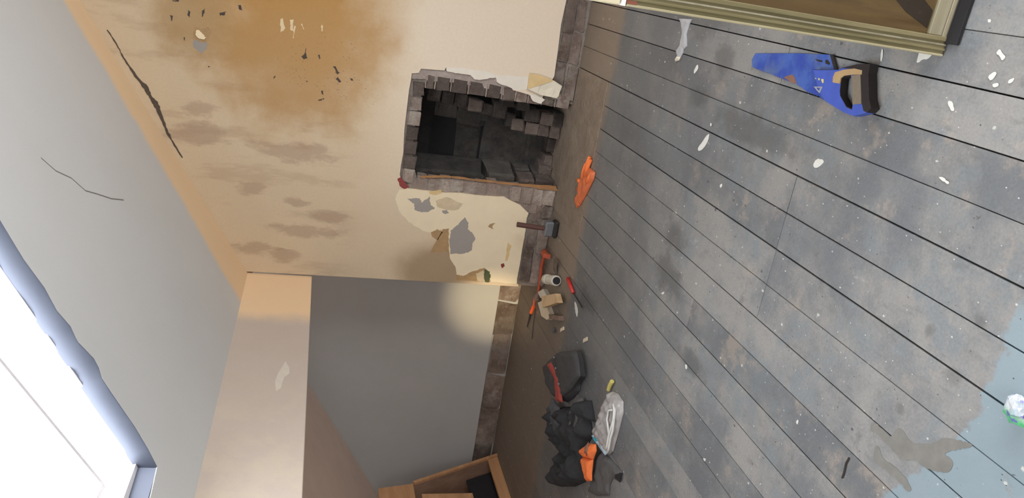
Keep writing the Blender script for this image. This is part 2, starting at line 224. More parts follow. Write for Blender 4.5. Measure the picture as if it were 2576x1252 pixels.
# painted floor boards: worn blue-grey paint, brown unpainted strip by the wall, pale blue paint near the camera, specks
def mat_floor():
    q = NT('worn_painted_boards', .62); X, Y, Z = q.xyz()
    n1 = q.noise(2.4, 7, .66); n2 = q.noise(7, 6, .65, off=(3, 1, 0)); n3 = q.noise(26, 5, .7, stretch=(1, .35, 1)); n4 = q.noise(120, 3, .7)
    n5 = q.noise(4.5, 6, .68, off=(8, 2, 1)); n6 = q.noise(1.1, 4, .6, off=(5, 5, 0))
    pb = q.math('SUBTRACT', q.rnd(), .5)                       # every board wears a little differently
    c = q.mix(q.step(q.math('ADD', n1, q.math('MULTIPLY', pb, .12)), .38, .62), (.148, .158, .170), (.258, .252, .244))
    c = q.mix(q.math('MULTIPLY', q.step(n5, .5, .63), .8), c, (.185, .205, .220))
    c = q.mix(q.math('MULTIPLY', q.step(q.math('ADD', n2, q.math('MULTIPLY', pb, .1)), .44, .30), .7), c, (.335, .290, .250))
    c = q.mix(q.math('MULTIPLY', q.step(n5, .40, .28), .7), c, (.105, .108, .112))
    c = q.mix(q.math('MULTIPLY', q.step(n3, .52, .72), .5), c, (.14, .14, .142))
    c = q.mix(q.math('MULTIPLY', q.step(q.math('ADD', Y, q.math('MULTIPLY', q.math('SUBTRACT', n6, .5), 1.6)), 2.2, 3.7), .62), c, q.mix(n2, (.085, .085, .088), (.15, .145, .14)))   # boards darken towards the hearth wall
    c = q.scale(c, q.math('MULTIPLY_ADD', q.rnd(), .2, .86))
    c = q.scale(c, q.math('MULTIPLY_ADD', n4, .6, .70))
    # dark stains
    for (sx, sy, rx, ry, k) in ((-.42, 2.6, .07, .36, .55), (-1.17, 2.98, .10, .16, .6), (-1.72, 3.85, .08, .17, .7), (-1.42, 2.6, .06, .13, .55), (-1.0, 3.0, .07, .13, .5),
                            (-.38, 3.1, .05, .1, .5), (-.87, 3.62, .12, .12, .35), (-1.5, 3.5, .2, .2, .3), (-.2, 2.95, .06, .09, .5), (-.06, 3.2, .1, .25, .4), (-.23, 2.0, .05, .07, .4),
                            (-.95, 1.52, .02, .02, .5), (-.71, 1.52, .025, .02, .5), (-.62, 1.39, .02, .025, .45), (-.78, 1.4, .03, .03, .35), (-.12, 2.3, .03, .03, .3)):
        d = q.math('ADD', q.dist((sx, sy, 0), (rx, ry, 1)), q.math('ADD', q.math('MULTIPLY', q.math('SUBTRACT', n2, .5), 2.2), q.math('MULTIPLY', q.math('SUBTRACT', n3, .5), 1.5)))
        c = q.mix(q.math('MULTIPLY', q.step(d, 1.2, .35), k), c, (.065, .066, .066))
    # brown strip along the wall and dusty corner
    lim = q.math('ADD', Y, q.math('MULTIPLY', q.math('SUBTRACT', n2, .5), .16))
    lim = q.math('ADD', lim, q.math('MULTIPLY', q.step(X, -1.3, -2.0), .02))
    br = q.mix(n3, (.20, .155, .118), (.285, .225, .17))
    c = q.mix(q.math('MULTIPLY', q.step(lim, 4.08, 4.2), .9), c, br)
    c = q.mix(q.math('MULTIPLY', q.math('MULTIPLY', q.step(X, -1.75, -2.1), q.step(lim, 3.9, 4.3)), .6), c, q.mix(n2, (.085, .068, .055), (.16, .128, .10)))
    # pale blue paint
    yb = q.math('MULTIPLY_ADD', q.math('MAXIMUM', q.math('SUBTRACT', -.86, X), 0), .45, 1.315)
    yb = q.math('ADD', yb, q.math('MULTIPLY', q.math('SUBTRACT', q.noise(9, 5, .6), .5), .16))
    f = q.step(q.math('SUBTRACT', yb, Y), 0, .015)
    f = q.math('MULTIPLY', f, q.step(X, -.48, -.58)); f = q.math('MULTIPLY', f, q.step(q.math('ADD', n2, q.math('MULTIPLY', n4, .2)), .38, .5))
    c = q.mix(q.math('MULTIPLY', f, .85), c, (.225, .30, .345))
    # paint specks
    for sc_, th, off, keep, rmp in ((17, .10, (0, 0, 0), .28, 1), (33, .12, (5, 2, 0), .34, 1), (60, .13, (1, 7, 0), .4, 1), (10, .075, (9, 4, 0), .3, 1)):
        v = q.vor(sc_, off, stretch=(1, .75, .2))
        wob = q.math('MULTIPLY', q.math('SUBTRACT', n4, .5), .18)
        k = q.step(q.math('ADD', v.outputs['Distance'], wob), th, th * .6)
        sel = q.n('ShaderNodeSeparateColor'); q.t.links.new(v.outputs['Color'], sel.inputs[0])
        k = q.math('MULTIPLY', k, q.math('LESS_THAN', sel.outputs[0], keep))
        pale = q.math('GREATER_THAN', sel.outputs[1], .45)
        c = q.mix(k, c, q.mix(pale, (.085, .085, .085), (.50, .51, .49)))
    sm = q.math('MULTIPLY', q.step(q.noise(14, 6, .75, off=(7, 3, 1), stretch=(1, .6, 1)), .63, .72), .35)
    c = q.mix(sm, c, (.47, .48, .47))
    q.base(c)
    q.bump(q.math('ADD', n3, q.math('MULTIPLY', n4, .5)), .25, .003); return q.m

def mat_cream():
    q = NT('old_cream_distemper', .9); X, Y, Z = q.xyz()
    n1 = q.noise(1.6, 5, .55); n2 = q.noise(5, 6, .6, off=(2, 0, 4)); n3 = q.noise(60, 5, .7); n4 = q.noise(5, 5, .6, stretch=(1.7, 1, .4))
    c = q.mix(n1, (.60, .47, .315), (.70, .565, .40))
    # brush-marked pinkish-brown bands across the breast
    c = q.mix(q.math('MULTIPLY', q.math('MULTIPLY', q.step(n4, .52, .64), q.step(Z, 1.2, 1.5)), .45), c, (.46, .33, .22))
    # paler round the right of the fireplace and the lower wall
    c = q.mix(q.math('MULTIPLY', q.math('MULTIPLY', q.step(Z, 1.35, .95), q.step(X, -1.9, -.7)), .75), c, (.745, .635, .51))
    # nicotine and damp stain high on the right
    wob = q.math('MULTIPLY', q.math('SUBTRACT', n2, .5), 1.0)
    d = q.math('ADD', q.dist((-.42, 4.735, 1.75), (.60, 1, .56)), wob)
    c = q.mix(q.math('MULTIPLY', q.step(d, 1.4, .3), .95), c, (.43, .225, .062))
    d = q.math('ADD', q.dist((-.72, 4.735, 1.68), (.36, 1, .48)), wob)
    c = q.mix(q.math('MULTIPLY', q.step(d, 1.35, .35), .7), c, (.45, .27, .115))
    d = q.math('ADD', q.dist((-.45, 4.735, 2.3), (.3, 1, .22)), wob)
    c = q.mix(q.math('MULTIPLY', q.step(d, 1.3, .5), .8), c, (.41, .26, .115))
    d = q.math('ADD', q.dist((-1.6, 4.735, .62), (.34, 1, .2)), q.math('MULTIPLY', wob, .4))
    shade_d = q.math('ADD', q.dist((-1.92, 4.735, .72), (.2, 1, .34)), q.math('MULTIPLY', wob, .5))  # brown shade down the breast's left side, put into the colour
    c = q.mix(q.math('MULTIPLY', q.step(shade_d, 1.2, .5), .75), c, (.30, .20, .115))
    wob2 = q.math('ADD', q.math('MULTIPLY', q.math('SUBTRACT', q.noise(7, 6, .7, off=(1, 5, 3), stretch=(1.6, 1, .6)), .5), 3.2), .15)
    for (sx, sz, rx, rz) in ((-1.16, 2.27, .10, .2), (-1.02, 2.25, .06, .12), (-1.22, 1.72, .08, .26), (-1.47, 1.93, .05, .12), (-1.53, 1.70, .04, .10), (-1.72, 1.60, .05, .30), (-1.86, 1.90, .06, .14), (-1.90, 1.72, .05, .12), (-1.62, 1.45, .05, .15)):
        d = q.math('ADD', q.dist((sx, 4.735, sz), (rx, 1, rz)), wob2)
        c = q.mix(q.math('MULTIPLY', q.step(d, 1.15, .6), .6), c, (.41, .285, .20))
    # mildew specks inside the stain
    v = q.vor(55); sp = q.step(v.outputs['Distance'], .22, .1)
    d = q.math('ADD', q.dist((-.7, 4.735, 1.5), (.38, 1, .45)), wob)
    sp = q.math('MULTIPLY', sp, q.step(q.math('ADD', n2, q.math('MULTIPLY', q.step(d, 1.2, .3), .25)), .68, .78))
    c = q.mix(q.math('MULTIPLY', sp, .7), c, (.16, .11, .075))
    q.base(q.scale(c, q.math('MULTIPLY_ADD', n3, .16, .92)))
    q.bump(q.math('ADD', n3, q.math('MULTIPLY', q.noise(220, 3), .6)), .35, .002); return q.m

def mat_ceiling():
    q = NT('grey_white_ceiling_paint', .9); X, Y, Z = q.xyz()
    n1 = q.noise(2, 5, .55); n2 = q.noise(4, 4, .6, off=(1, 4, 2)); n3 = q.noise(150, 3, .6)
    c = q.mix(n1, (.62, .625, .62), (.69, .695, .695))
    e = q.math('MULTIPLY_ADD', q.math('SUBTRACT', -.484, X), -.127, 4.51)
    d = q.math('SUBTRACT', Y, q.math('ADD', e, q.math('MULTIPLY', q.math('SUBTRACT', n2, .5), .10)))
    c = q.mix(q.step(d, -.06, .05), c, q.mix(n1, (.86, .63, .395), (.92, .70, .455)))
    q.base(q.scale(c, q.math('MULTIPLY_ADD', n3, .08, .96))); q.bump(n3, .2, .002); return q.m

def mat_downstand():
    q = NT('mauve_grey_wall_paint', .9); X, Y, Z = q.xyz()
    n1 = q.noise(3, 5, .6); n2 = q.noise(8, 4, .6, off=(1, 4, 2)); n3 = q.noise(150, 3, .6)
    c = q.mix(n1, (.56, .475, .41), (.64, .55, .48))
    c = q.mix(q.math('MULTIPLY', q.math('MULTIPLY', q.step(n2, .42, .62), q.step(Y, 3.6, 2.9)), .6), c, (.66, .565, .45))
    d = q.math('SUBTRACT', Y, q.math('ADD', 4.12, q.math('MULTIPLY', q.math('SUBTRACT', n2, .5), .1)))
    c = q.mix(q.step(d, -.1, .1), c, (.93, .68, .43))
    q.base(q.scale(c, q.math('MULTIPLY_ADD', n3, .08, .96))); q.bump(n3, .2, .002); return q.m

def mat_masonry(name, a, b, soot=0.0, per=.25, mort=None):
    q = NT(name, .95); n1 = q.noise(9, 6, .65); n2 = q.noise(45, 5, .7)
    c = q.mix(q.step(n1, .3, .7), a, b)
    c = q.mix(q.math('MULTIPLY', q.step(n2, .55, .7), .5), c, tuple(min(1, v * 1.45) for v in b))
    if mort: c = q.mix(q.step(q.noise(6, 5, .7, off=(4, 4, 1)), .5, .62), c, mort)
    if soot: c = q.mix(q.math('MULTIPLY', q.step(q.noise(3.5, 5, .7, off=(1, 1, 8)), .3, .6), soot), c, (.012, .011, .010))
    if per: c = q.scale(c, q.math('MULTIPLY_ADD', q.rnd(), 2 * per, 1 - per))
    q.base(c); q.bump(q.math('ADD', n2, q.math('MULTIPLY', n1, 1.6)), 1.0, .014); return q.m

def mat_wood(name, a, b, axis=2, rough=.6, sc_=14):
    st = [1, 1, 1]; st[axis] = .12
    q = NT(name, rough); n = q.noise(sc_, 6, .6, .6, stretch=tuple(st)); n2 = q.noise(sc_ * 5, 4, .6, stretch=tuple(st))
    c = q.mix(q.step(n, .3, .7), a, b); q.base(q.scale(c, q.math('MULTIPLY_ADD', n2, .3, .85))); q.bump(n2, .2, .002); return q.m

def mat_glass(name, tint=(1, 1, 1), gloss=.08, rough=.02):
    mm = bpy.data.materials.new(name); mm.use_nodes = True; t = mm.node_tree
    for x in list(t.nodes): t.nodes.remove(x)
    o = t.nodes.new('ShaderNodeOutputMaterial'); a = t.nodes.new('ShaderNodeBsdfTransparent'); a.inputs[0].default_value = (*tint, 1)
    g = t.nodes.new('ShaderNodeBsdfGlossy'); g.inputs['Roughness'].default_value = rough
    lw = t.nodes.new('ShaderNodeLayerWeight'); lw.inputs[0].default_value = .5
    pw = t.nodes.new('ShaderNodeMath'); pw.operation = 'POWER'; pw.inputs[1].default_value = 5; t.links.new(lw.outputs['Facing'], pw.inputs[0])
    f = t.nodes.new('ShaderNodeMath'); f.operation = 'MULTIPLY_ADD'; f.inputs[1].default_value = .6; f.inputs[2].default_value = .03; t.links.new(pw.outputs[0], f.inputs[0])
    nz = t.nodes.new('ShaderNodeTexNoise'); nz.inputs['Scale'].default_value = 4
    k = t.nodes.new('ShaderNodeMath'); k.operation = 'MULTIPLY_ADD'; k.inputs[1].default_value = gloss; t.links.new(nz.outputs[0], k.inputs[0]); t.links.new(f.outputs[0], k.inputs[2])
    k.use_clamp = True
    x = t.nodes.new('ShaderNodeMixShader'); t.links.new(k.outputs[0], x.inputs[0]); t.links.new(a.outputs[0], x.inputs[1]); t.links.new(g.outputs[0], x.inputs[2]); t.links.new(x.outputs[0], o.inputs[0]); return mm

M = {}
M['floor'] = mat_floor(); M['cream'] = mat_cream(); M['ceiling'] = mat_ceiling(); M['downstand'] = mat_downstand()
M['grey_wall'] = simple('grey_alcove_paint', (.43, .425, .415), .9, .08, 2.5, bump=.1)
M['pink_roof'] = simple('pinkish_roof_lining', (.74, .58, .48), .9, .12, 5, bump=.1)
M['brick'] = mat_masonry('rough_brown_brick', (.17, .118, .095), (.32, .25, .21), .3, .32, (.35, .295, .255))
M['jamb'] = mat_masonry('pinkish_jamb_brick', (.31, .235, .195), (.42, .335, .28), .18, .2, (.45, .39, .33))
M['soot'] = mat_masonry('sooty_brick', (.055, .045, .04), (.125, .10, .085), .65, .35)
M['slab'] = mat_masonry('sooty_fireback_slab', (.038, .035, .034), (.10, .086, .076), .5, .25, (.075, .07, .062))
M['soot_shade'] = mat_masonry('sooty_shaded_slab', (.014, .013, .013), (.026, .024, .023), .4, .2)
M['cheek'] = mat_masonry('grey_sooty_cheek', (.085, .075, .065), (.14, .125, .11), .3, .2)
M['rubble'] = mat_masonry('sooty_loose_brick', (.13, .095, .08), (.21, .165, .14), .3, .3)
M['mortar'] = mat_masonry('old_mortar', (.22, .185, .16), (.32, .275, .24), .1, 0)
M['black_soot'] = simple('flue_soot', (.008, .008, .009), .98, .3)
M['render'] = mat_masonry('grey_pink_render', (.36, .295, .26), (.44, .375, .335), 0, 0)
M['hearth'] = mat_masonry('dusty_hearth_slab', (.235, .18, .135), (.30, .238, .18), 0, 0)
M['white_patch'] = simple('bare_white_plaster', (.80, .675, .475), .9, .07, 12)
M['torn_white'] = simple('torn_white_skim', (.72, .66, .57), .9, .1, 25)
M['grey_patch'] = simple('grey_undercoat', (.33, .30, .27), .9, .06, 20)
M['tear'] = simple('brown_torn_paper', (.40, .255, .125), .95, .3, 30)
M['tan'] = simple('tan_paper_backing', (.60, .48, .32), .9, .2, 25)
M['ochre'] = simple('ochre_paper', (.66, .48, .24), .9, .25, 14)
M['flap'] = simple('curling_wallpaper', (.66, .60, .48), .85, .12, 12)
M['green'] = simple('green_paper_scrap', (.085, .10, .045), .9)
M['red'] = simple('red_paint', (.25, .04, .035), .6)
M['spot'] = simple('black_mould', (.075, .055, .045), .9, .4)
M['pale'] = simple('pale_scrape', (.72, .58, .36), .9, .15)
M['chip'] = simple('fresh_plaster_chip', (.86, .70, .47), .9, .1)
M['reveal'] = simple('blue_grey_reveal_paint', (.088, .101, .138), .8, .06, 6)
M['frame_white'] = simple('white_window_paint', (.80, .76, .75), .5, .05)
M['glass'] = mat_glass('window_glass')
M['cab_glass'] = mat_glass('dusty_cabinet_glass', (.85, .82, .75), .03, .08)
M['cab_wood'] = mat_wood('olive_varnished_wood', (.135, .115, .05), (.235, .20, .105), 2)
M['cab_rail'] = mat_wood('worn_pale_rail', (.27, .24, .16), (.38, .34, .24), 0)
M['cab_cream'] = mat_wood('cream_painted_wood', (.58, .52, .36), (.70, .63, .45), 2)
M['cab_edge'] = mat_wood('worn_cream_edge', (.34, .30, .18), (.48, .43, .28), 2)
M['cab_back'] = mat_wood('brown_stained_panel', (.17, .105, .04), (.27, .19, .075), 2)
M['dark_reflect'] = mat_wood('dark_glass_reflection', (.03, .018, .012), (.06, .037, .022), 0)
M['red_wood'] = mat_wood('reddish_wood', (.2, .06, .035), (.3, .1, .06), 2)
M['black'] = simple('matt_black_paint', (.012, .011, .013), .8, .2)
M['crate'] = mat_wood('orange_pine', (.43, .225, .105), (.56, .31, .155), 1)
M['crate_dark'] = mat_wood('brown_plank', (.24, .145, .10), (.32, .20, .14), 2)
M['hair'] = simple('grey_hairline', (.24, .225, .21), .95)
M['rust_stain'] = simple('orange_rust_stain', (.34, .17, .07), .9, .4, 18)
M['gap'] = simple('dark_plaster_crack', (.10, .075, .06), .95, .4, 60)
M['dust'] = simple('dark_dusty_gap', (.03, .026, .022), .95)
def mat_saw():
    q = NT('blue_coated_blade', .45, .25); n = q.noise(9, 5, .6); n2 = q.noise(40, 4, .7)
    c = q.mix(q.step(n, .38, .62), (.028, .075, .42), (.06, .14, .50)); c = q.mix(q.math('MULTIPLY', q.step(q.noise(6, 4, .6, off=(3, 1, 2)), .5, .64), .7), c, (.12, .19, .33)); c = q.mix(q.math('MULTIPLY', q.step(n2, .6, .75), .4), c, (.25, .33, .45)); q.base(c); return q.m
M['saw_blade'] = mat_saw()
M['saw_handle'] = simple('blue_plastic', (.05, .10, .47), .45, .2, 30, bump=.05)
M['saw_black'] = simple('black_rubber', (.018, .013, .013), .8, .3, 40)
M['saw_tan'] = simple('tan_plastic', (.44, .30, .15), .6, .12, 40)
M['saw_grip'] = simple('worn_brown_grip', (.20, .165, .125), .7, .2, 60)
M['rust'] = simple('rust', (.22, .11, .075), .9, .3, 60)
M['steel'] = simple('dull_steel', (.22, .23, .25), .5, .15, 50, .6)
M['dark_steel'] = simple('dark_steel', (.03, .028, .028), .6, .2, 50, .3)
M['handle_brown'] = mat_wood('dark_red_hammer_handle', (.095, .04, .032), (.15, .065, .05), 2)
M['bar_red'] = simple('worn_red_bar_paint', (.42, .085, .04), .6, .3, 40)
M['orange_hi'] = simple('bright_orange_plastic', (.80, .12, .03), .5, .1)
M['white_plastic'] = simple('dirty_white_plastic', (.62, .58, .50), .5, .2, 35)
M['offcut'] = mat_wood('pale_pine_offcut', (.50, .33, .17), (.64, .46, .27), 0)
M['offcut_pale'] = simple('broken_pale_wood', (.66, .57, .43), .8, .2, 40)
M['brick_bit'] = mat_masonry('brown_brick_bit', (.20, .13, .10), (.27, .18, .14), .0, 0)
M['sd_red'] = simple('red_screwdriver_plastic', (.55, .035, .03), .4, .1)
M['glove'] = simple('orange_glove_cloth', (.82, .19, .05), .85, .15, 60, bump=.5)
M['glove_rub'] = simple('orange_rubber_palm', (.60, .15, .055), .7, .2, 60, bump=.5)
M['pouch'] = simple('charcoal_canvas', (.055, .054, .056), .85, .25, 90, bump=.5)
M['pouch_red'] = simple('red_trim_cloth', (.32, .055, .045), .8, .15)
M['jacket'] = simple('black_workwear_cloth', (.024, .025, .028), .9, .35, 40, bump=.6)
M['jacket_grey'] = simple('dark_grey_lining', (.07, .072, .08), .85, .3, 40)
M['rag'] = simple('dark_grey_rag', (.10, .098, .098), .9, .2, 30, bump=.5)
M['cable'] = simple('white_cable', (.72, .72, .70), .5, .05)
M['packet'] = simple('silvery_plastic_film', (.40, .385, .38), .28, .2, 25, bump=.6)
M['label_blue'] = simple('pale_blue_label', (.42, .55, .66), .6, .2)
M['teal'] = simple('teal_print', (.03, .33, .47), .6, .1)
M['yellow'] = simple('yellow_plastic', (.62, .54, .16), .5, .1)
M['splash'] = simple('white_paint_splash', (.66, .66, .62), .7, .12, 60)
M['dark_smear'] = simple('dark_worn_smear', (.185, .18, .165), .8, .35, 20)
M['paper'] = simple('grey_paper_strip', (.38, .38, .39), .85, .2, 20)
M['paper_tip'] = simple('cream_paper_tip', (.66, .60, .48), .85, .1)
M['print_yellow'] = simple('yellow_print', (.62, .55, .22), .6, .1)
M['print_grey'] = simple('grey_print', (.30, .31, .36), .6, .1)
def mat_wrap():
    q = NT('iridescent_film', .12); X, Y, Z = q.xyz()
    c = q.mix(q.step(q.noise(38, 3, .5, out='Fac'), .35, .6), (.36, .42, .48), (.62, .66, .70)); c = q.mix(q.step(X, -.735, -.76), c, (.10, .45, .2)); c = q.mix(q.step(q.noise(60, 2, .5, off=(2, 2, 2)), .6, .66), c, (.16, .14, .5)); q.base(c); return q.m
M['wrap'] = mat_wrap()

# ------------------------------------------------------------------ geometry helpers
def obj(name, me, mat=None, parent=None, loc=None):
    o = bpy.data.objects.new(name, me); COL.objects.link(o)
    if mat is not None and me is not None:
        if len(me.materials) == 0: me.materials.append(mat)
        elif me.materials[0] != mat: o.material_slots[0].link = 'OBJECT'; o.material_slots[0].material = mat
    if parent: o.parent = parent
    if loc is not None: o.location = loc
    return o
def wloc(o):
    v = Vector((0, 0, 0))
    while o is not None: v += o.location; o = o.parent
    return v
def mk(name, bm, mat, parent=None, origin=None, smooth=False):
    """mesh whose bmesh is in world coordinates; origin = object location in the world"""
    org = Vector(origin) if origin is not None else (wloc(parent) if parent else Vector((0, 0, 0)))
    bmesh.ops.translate(bm, verts=bm.verts, vec=-org)
    bmesh.ops.recalc_face_normals(bm, faces=bm.faces)
    me = bpy.data.meshes.new(name); bm.to_mesh(me); bm.free()
    if smooth:
        for p in me.polygons: p.use_smooth = True
    return obj(name, me, mat, parent, org - wloc(parent) if parent else org)
def thing(name, label, cat, loc, group=None):
    o = bpy.data.objects.new(name, None); o.empty_display_size = .05; COL.objects.link(o); o.location = loc; return tag(o, label, cat, group)
def tag(o, label, cat, group=None):
    o['label'] = label; o['category'] = cat
    if group: o['group'] = group
    return o
def struct(o): o['kind'] = 'structure'; return o
def bx(x0, x1, y0, y1, z0, z1, bm=None, bev=0.0):
    b = bmesh.new(); bmesh.ops.create_cube(b, size=1)
    bmesh.ops.scale(b, vec=(x1 - x0, y1 - y0, z1 - z0), verts=b.verts); bmesh.ops.translate(b, vec=((x0 + x1) / 2, (y0 + y1) / 2, (z0 + z1) / 2), verts=b.verts)
    if bev: bmesh.ops.bevel(b, geom=b.edges[:], offset=bev, segments=1, affect='EDGES')
    if bm is None: return b
    join(bm, b); return bm
def join(bm, b):
    me = bpy.data.meshes.new('t'); b.to_mesh(me); b.free(); bm.from_mesh(me); bpy.data.meshes.remove(me)
def prism(fn, pts, w0, w1, holes=()):
    """polygon (u,v) extruded between w0 and w1; fn(u,v,w)->world"""
    loops = [list(pts)] + [list(h) for h in holes]
    flat = [p for l in loops for p in l]
    tris = tessellate_polygon([[Vector((p[0], p[1], 0)) for p in l] for l in loops])
    b = bmesh.new(); A = [b.verts.new(fn(p[0], p[1], w0)) for p in flat]; B = [b.verts.new(fn(p[0], p[1], w1)) for p in flat]
    for t in tris:
        try: b.faces.new([A[i] for i in t]); b.faces.new([B[i] for i in reversed(t)])
        except ValueError: pass
    k = 0
    for l in loops:
        n = len(l)
        for i in range(n):
            try: b.faces.new([A[k + i], A[k + (i + 1) % n], B[k + (i + 1) % n], B[k + i]])
            except ValueError: pass
        k += n
    return b
WALL = lambda u, v, w: (u, w, v)      # u = x, v = z, w = y
FLAT = lambda u, v, w: (u, v, w)
def tube(pts, r, seg=10, r2=None, cap=True):
    b = bmesh.new(); pts = [Vector(p) for p in pts]; rings = []
    up = Vector((0, 0, 1))
    for i, p in enumerate(pts):
        d = (pts[min(i + 1, len(pts) - 1)] - pts[max(i - 1, 0)]).normalized()
        a = d.cross(up if abs(d.dot(up)) < .95 else Vector((1, 0, 0))).normalized(); c = d.cross(a)
        rr = r if r2 is None else r + (r2 - r) * i / (len(pts) - 1)
        rings.append([b.verts.new(p + (a * cos(2 * pi * k / seg) + c * sin(2 * pi * k / seg)) * rr) for k in range(seg)])
    for A, B in zip(rings, rings[1:]):
        for k in range(seg): b.faces.new([A[k], A[(k + 1) % seg], B[(k + 1) % seg], B[k]])
    if cap: b.faces.new(rings[0][::-1]); b.faces.new(rings[-1])
    return b
def inside(p, poly):
    c = False; n = len(poly)
    for i in range(n):
        a, b_ = poly[i], poly[(i + 1) % n]
        if (a[1] > p[1]) != (b_[1] > p[1]) and p[0] < (b_[0] - a[0]) * (p[1] - a[1]) / (b_[1] - a[1]) + a[0]: c = not c
    return c
def edist(p, poly):
    m_ = 9
    for i in range(len(poly)):
        a = Vector(poly[i]); d = Vector(poly[(i + 1) % len(poly)]) - a; t = max(0, min(1, (Vector(p) - a).dot(d) / max(d.length_squared, 1e-9))); m_ = min(m_, (Vector(p) - a - d * t).length)
    return m_
def puffy(poly, h, res=.012, rad=.04, wrinkle=.3, seed=0, z0=.001, freq=22):
    poly = [p for i, p in enumerate(poly)]
    # densify outline
    out = []
    for i in range(len(poly)):
        a = Vector(poly[i]); b_ = Vector(poly[(i + 1) % len(poly)]); k = max(1, int((b_ - a).length / res))
        out += [tuple(a + (b_ - a) * j / k) for j in range(k)]
    vs = [Vector(p) for p in out]; ed = [(i, (i + 1) % len(vs)) for i in range(len(vs))]
    xs = [p[0] for p in poly]; ys = [p[1] for p in poly]; x = min(xs)
    while x < max(xs):
        y = min(ys)
        while y < max(ys):
            p = (x + random.uniform(-.2, .2) * res, y + random.uniform(-.2, .2) * res)
            if inside(p, poly) and edist(p, poly) > res * .55: vs.append(Vector(p))
            y += res
        x += res
    V, E, F, *_ = delaunay_2d_cdt(vs, ed, [], 1, 1e-6)
    b = bmesh.new(); top = []
    for v in V:
        d = edist(v, poly); t = min(1, d / rad); s = math.sqrt(max(0, 1 - (1 - t) ** 2))
        nz = mnoise.fractal(Vector((v.x * freq, v.y * freq, seed * 3.7)), 1, 2, 3)
        rdg = abs(mnoise.noise(Vector((v.x * freq * .6, v.y * freq * .9, seed * 1.3 + 5))))
        top.append(b.verts.new((v.x, v.y, z0 + .004 + max(0, h * s * (1 + wrinkle * nz - wrinkle * .9 * (rdg - .2))))))
    low = [b.verts.new((v.x, v.y, z0)) for v in V]
    cnt = {}
    for f in F:
        try: b.faces.new([top[i] for i in f]); b.faces.new([low[i] for i in reversed(f)])
        except ValueError: continue
        for i in range(len(f)):
            e = (f[i], f[(i + 1) % len(f)]); cnt[e] = 1
    for (i, j) in list(cnt):
        if (j, i) not in cnt: b.faces.new([top[j], top[i], low[i], low[j]])
    return b
def shrink(poly, k):
    cx = sum(p[0] for p in poly) / len(poly); cy = sum(p[1] for p in poly) / len(poly); return [(cx + (p[0] - cx) * k, cy + (p[1] - cy) * k) for p in poly]

def natural(poly, amp=.12, seed=0, rounds=1):
    '''soften a measured outline and roughen it like torn paint'''
    rs = random.Random(seed); P = [Vector(p) for p in poly]
    for _ in range(rounds):
        Q = []
        for i in range(len(P)):
            a, b_ = P[i], P[(i + 1) % len(P)]; Q += [a * .78 + b_ * .22, a * .22 + b_ * .78]
        P = Q
    Q = []
    for i in range(len(P)):
        a, b_ = P[i], P[(i + 1) % len(P)]; L_ = (b_ - a).length; n = max(1, min(5, int(L_ / .006))); nr = Vector(((b_ - a).y, -(b_ - a).x)); nr = nr.normalized() if L_ > 0 else nr
        for k in range(n): Q.append(tuple(a + (b_ - a) * k / n + (nr * rs.uniform(-1, 1) * min(amp * L_ / n, .0035) if k else Vector((0, 0)))))
    return Q

# ------------------------------------------------------------------ floor: individual boards on a dark sub-floor
WX0, WX1, WY0, YB, YA = -4.35, 2.6, -1.6, 4.75, 5.2      # room limits; YB breast face, YA alcove wall
floor_ob = struct(mk('floor', bx(WX0 - .1, WX1 + .1, WY0 - .1, 5.35, -.12, -.028), M['dust'], origin=(0, 0, 0)))
xs = [-.093 - .1347 * k for k in range(-20, 33)]
seam = {}
for i, x in enumerate(xs): seam[i] = random.choice((.0005, .0008, .0012))
for x, s_ in ((-.497, .0024), (-.769, .0026), (-.228, .0017), (-.093, .0020), (-1.305, .0020), (-1.441, .0018), (-1.707, .0020), (-1.035, .0017), (-.903, .0009), (-.363, .0010), (-.633, .0017)):
    i = min(range(len(xs)), key=lambda k: abs(xs[k] - x)); seam[i] = s_
cuts = {}
for x, y in ((-.565, 2.256), (-.70, 2.254), (-.836, 2.252), (-.97, 2.252), (-1.238, 2.706), (-.16, 2.5), (-1.91, 3.3), (-2.18, 2.4), (-2.6, 3.2), (.2, 2.9)):
    cuts[min(range(len(xs) - 1), key=lambda k: abs((xs[k] + xs[k + 1]) / 2 - x))] = y
def board(x0, x1, y0, y1, zt):
    b = bmesh.new(); c = .0011; lv = []
    for z, k in ((-.028, 0), (zt - .002, 0), (zt, c)):
        lv.append([b.verts.new(p) for p in ((x0 + k, y0 + k, z), (x1 - k, y0 + k, z), (x1 - k, y1 - k, z), (x0 + k, y1 - k, z))])
    for A, B in zip(lv, lv[1:]):
        for k in range(4): b.faces.new([A[k], A[(k + 1) % 4], B[(k + 1) % 4], B[k]])
    b.faces.new(lv[2]); return b
for i in range(len(xs) - 1):
    a, b_ = xs[i + 1] + seam[i + 1], xs[i] - seam[i]; mid = (a + b_) / 2
    yend = YA - .004 if mid < -2.04 else YB - .006
    if -1.46 < mid < -.55: yend = 4.182
    segs = [WY0, cuts[i], yend] if i in cuts else [WY0, yend]
    for y0, y1 in zip(segs, segs[1:]):
        g = .0016 if i in cuts else 0
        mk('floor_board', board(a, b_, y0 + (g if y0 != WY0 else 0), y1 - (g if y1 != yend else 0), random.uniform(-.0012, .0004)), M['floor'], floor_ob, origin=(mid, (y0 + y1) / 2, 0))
mk('hearth_slab', bx(-1.445, -.5, 4.19, 5.14, -.03, .002, bev=.003), M['hearth'], floor_ob, origin=(-1, 4.6, 0))
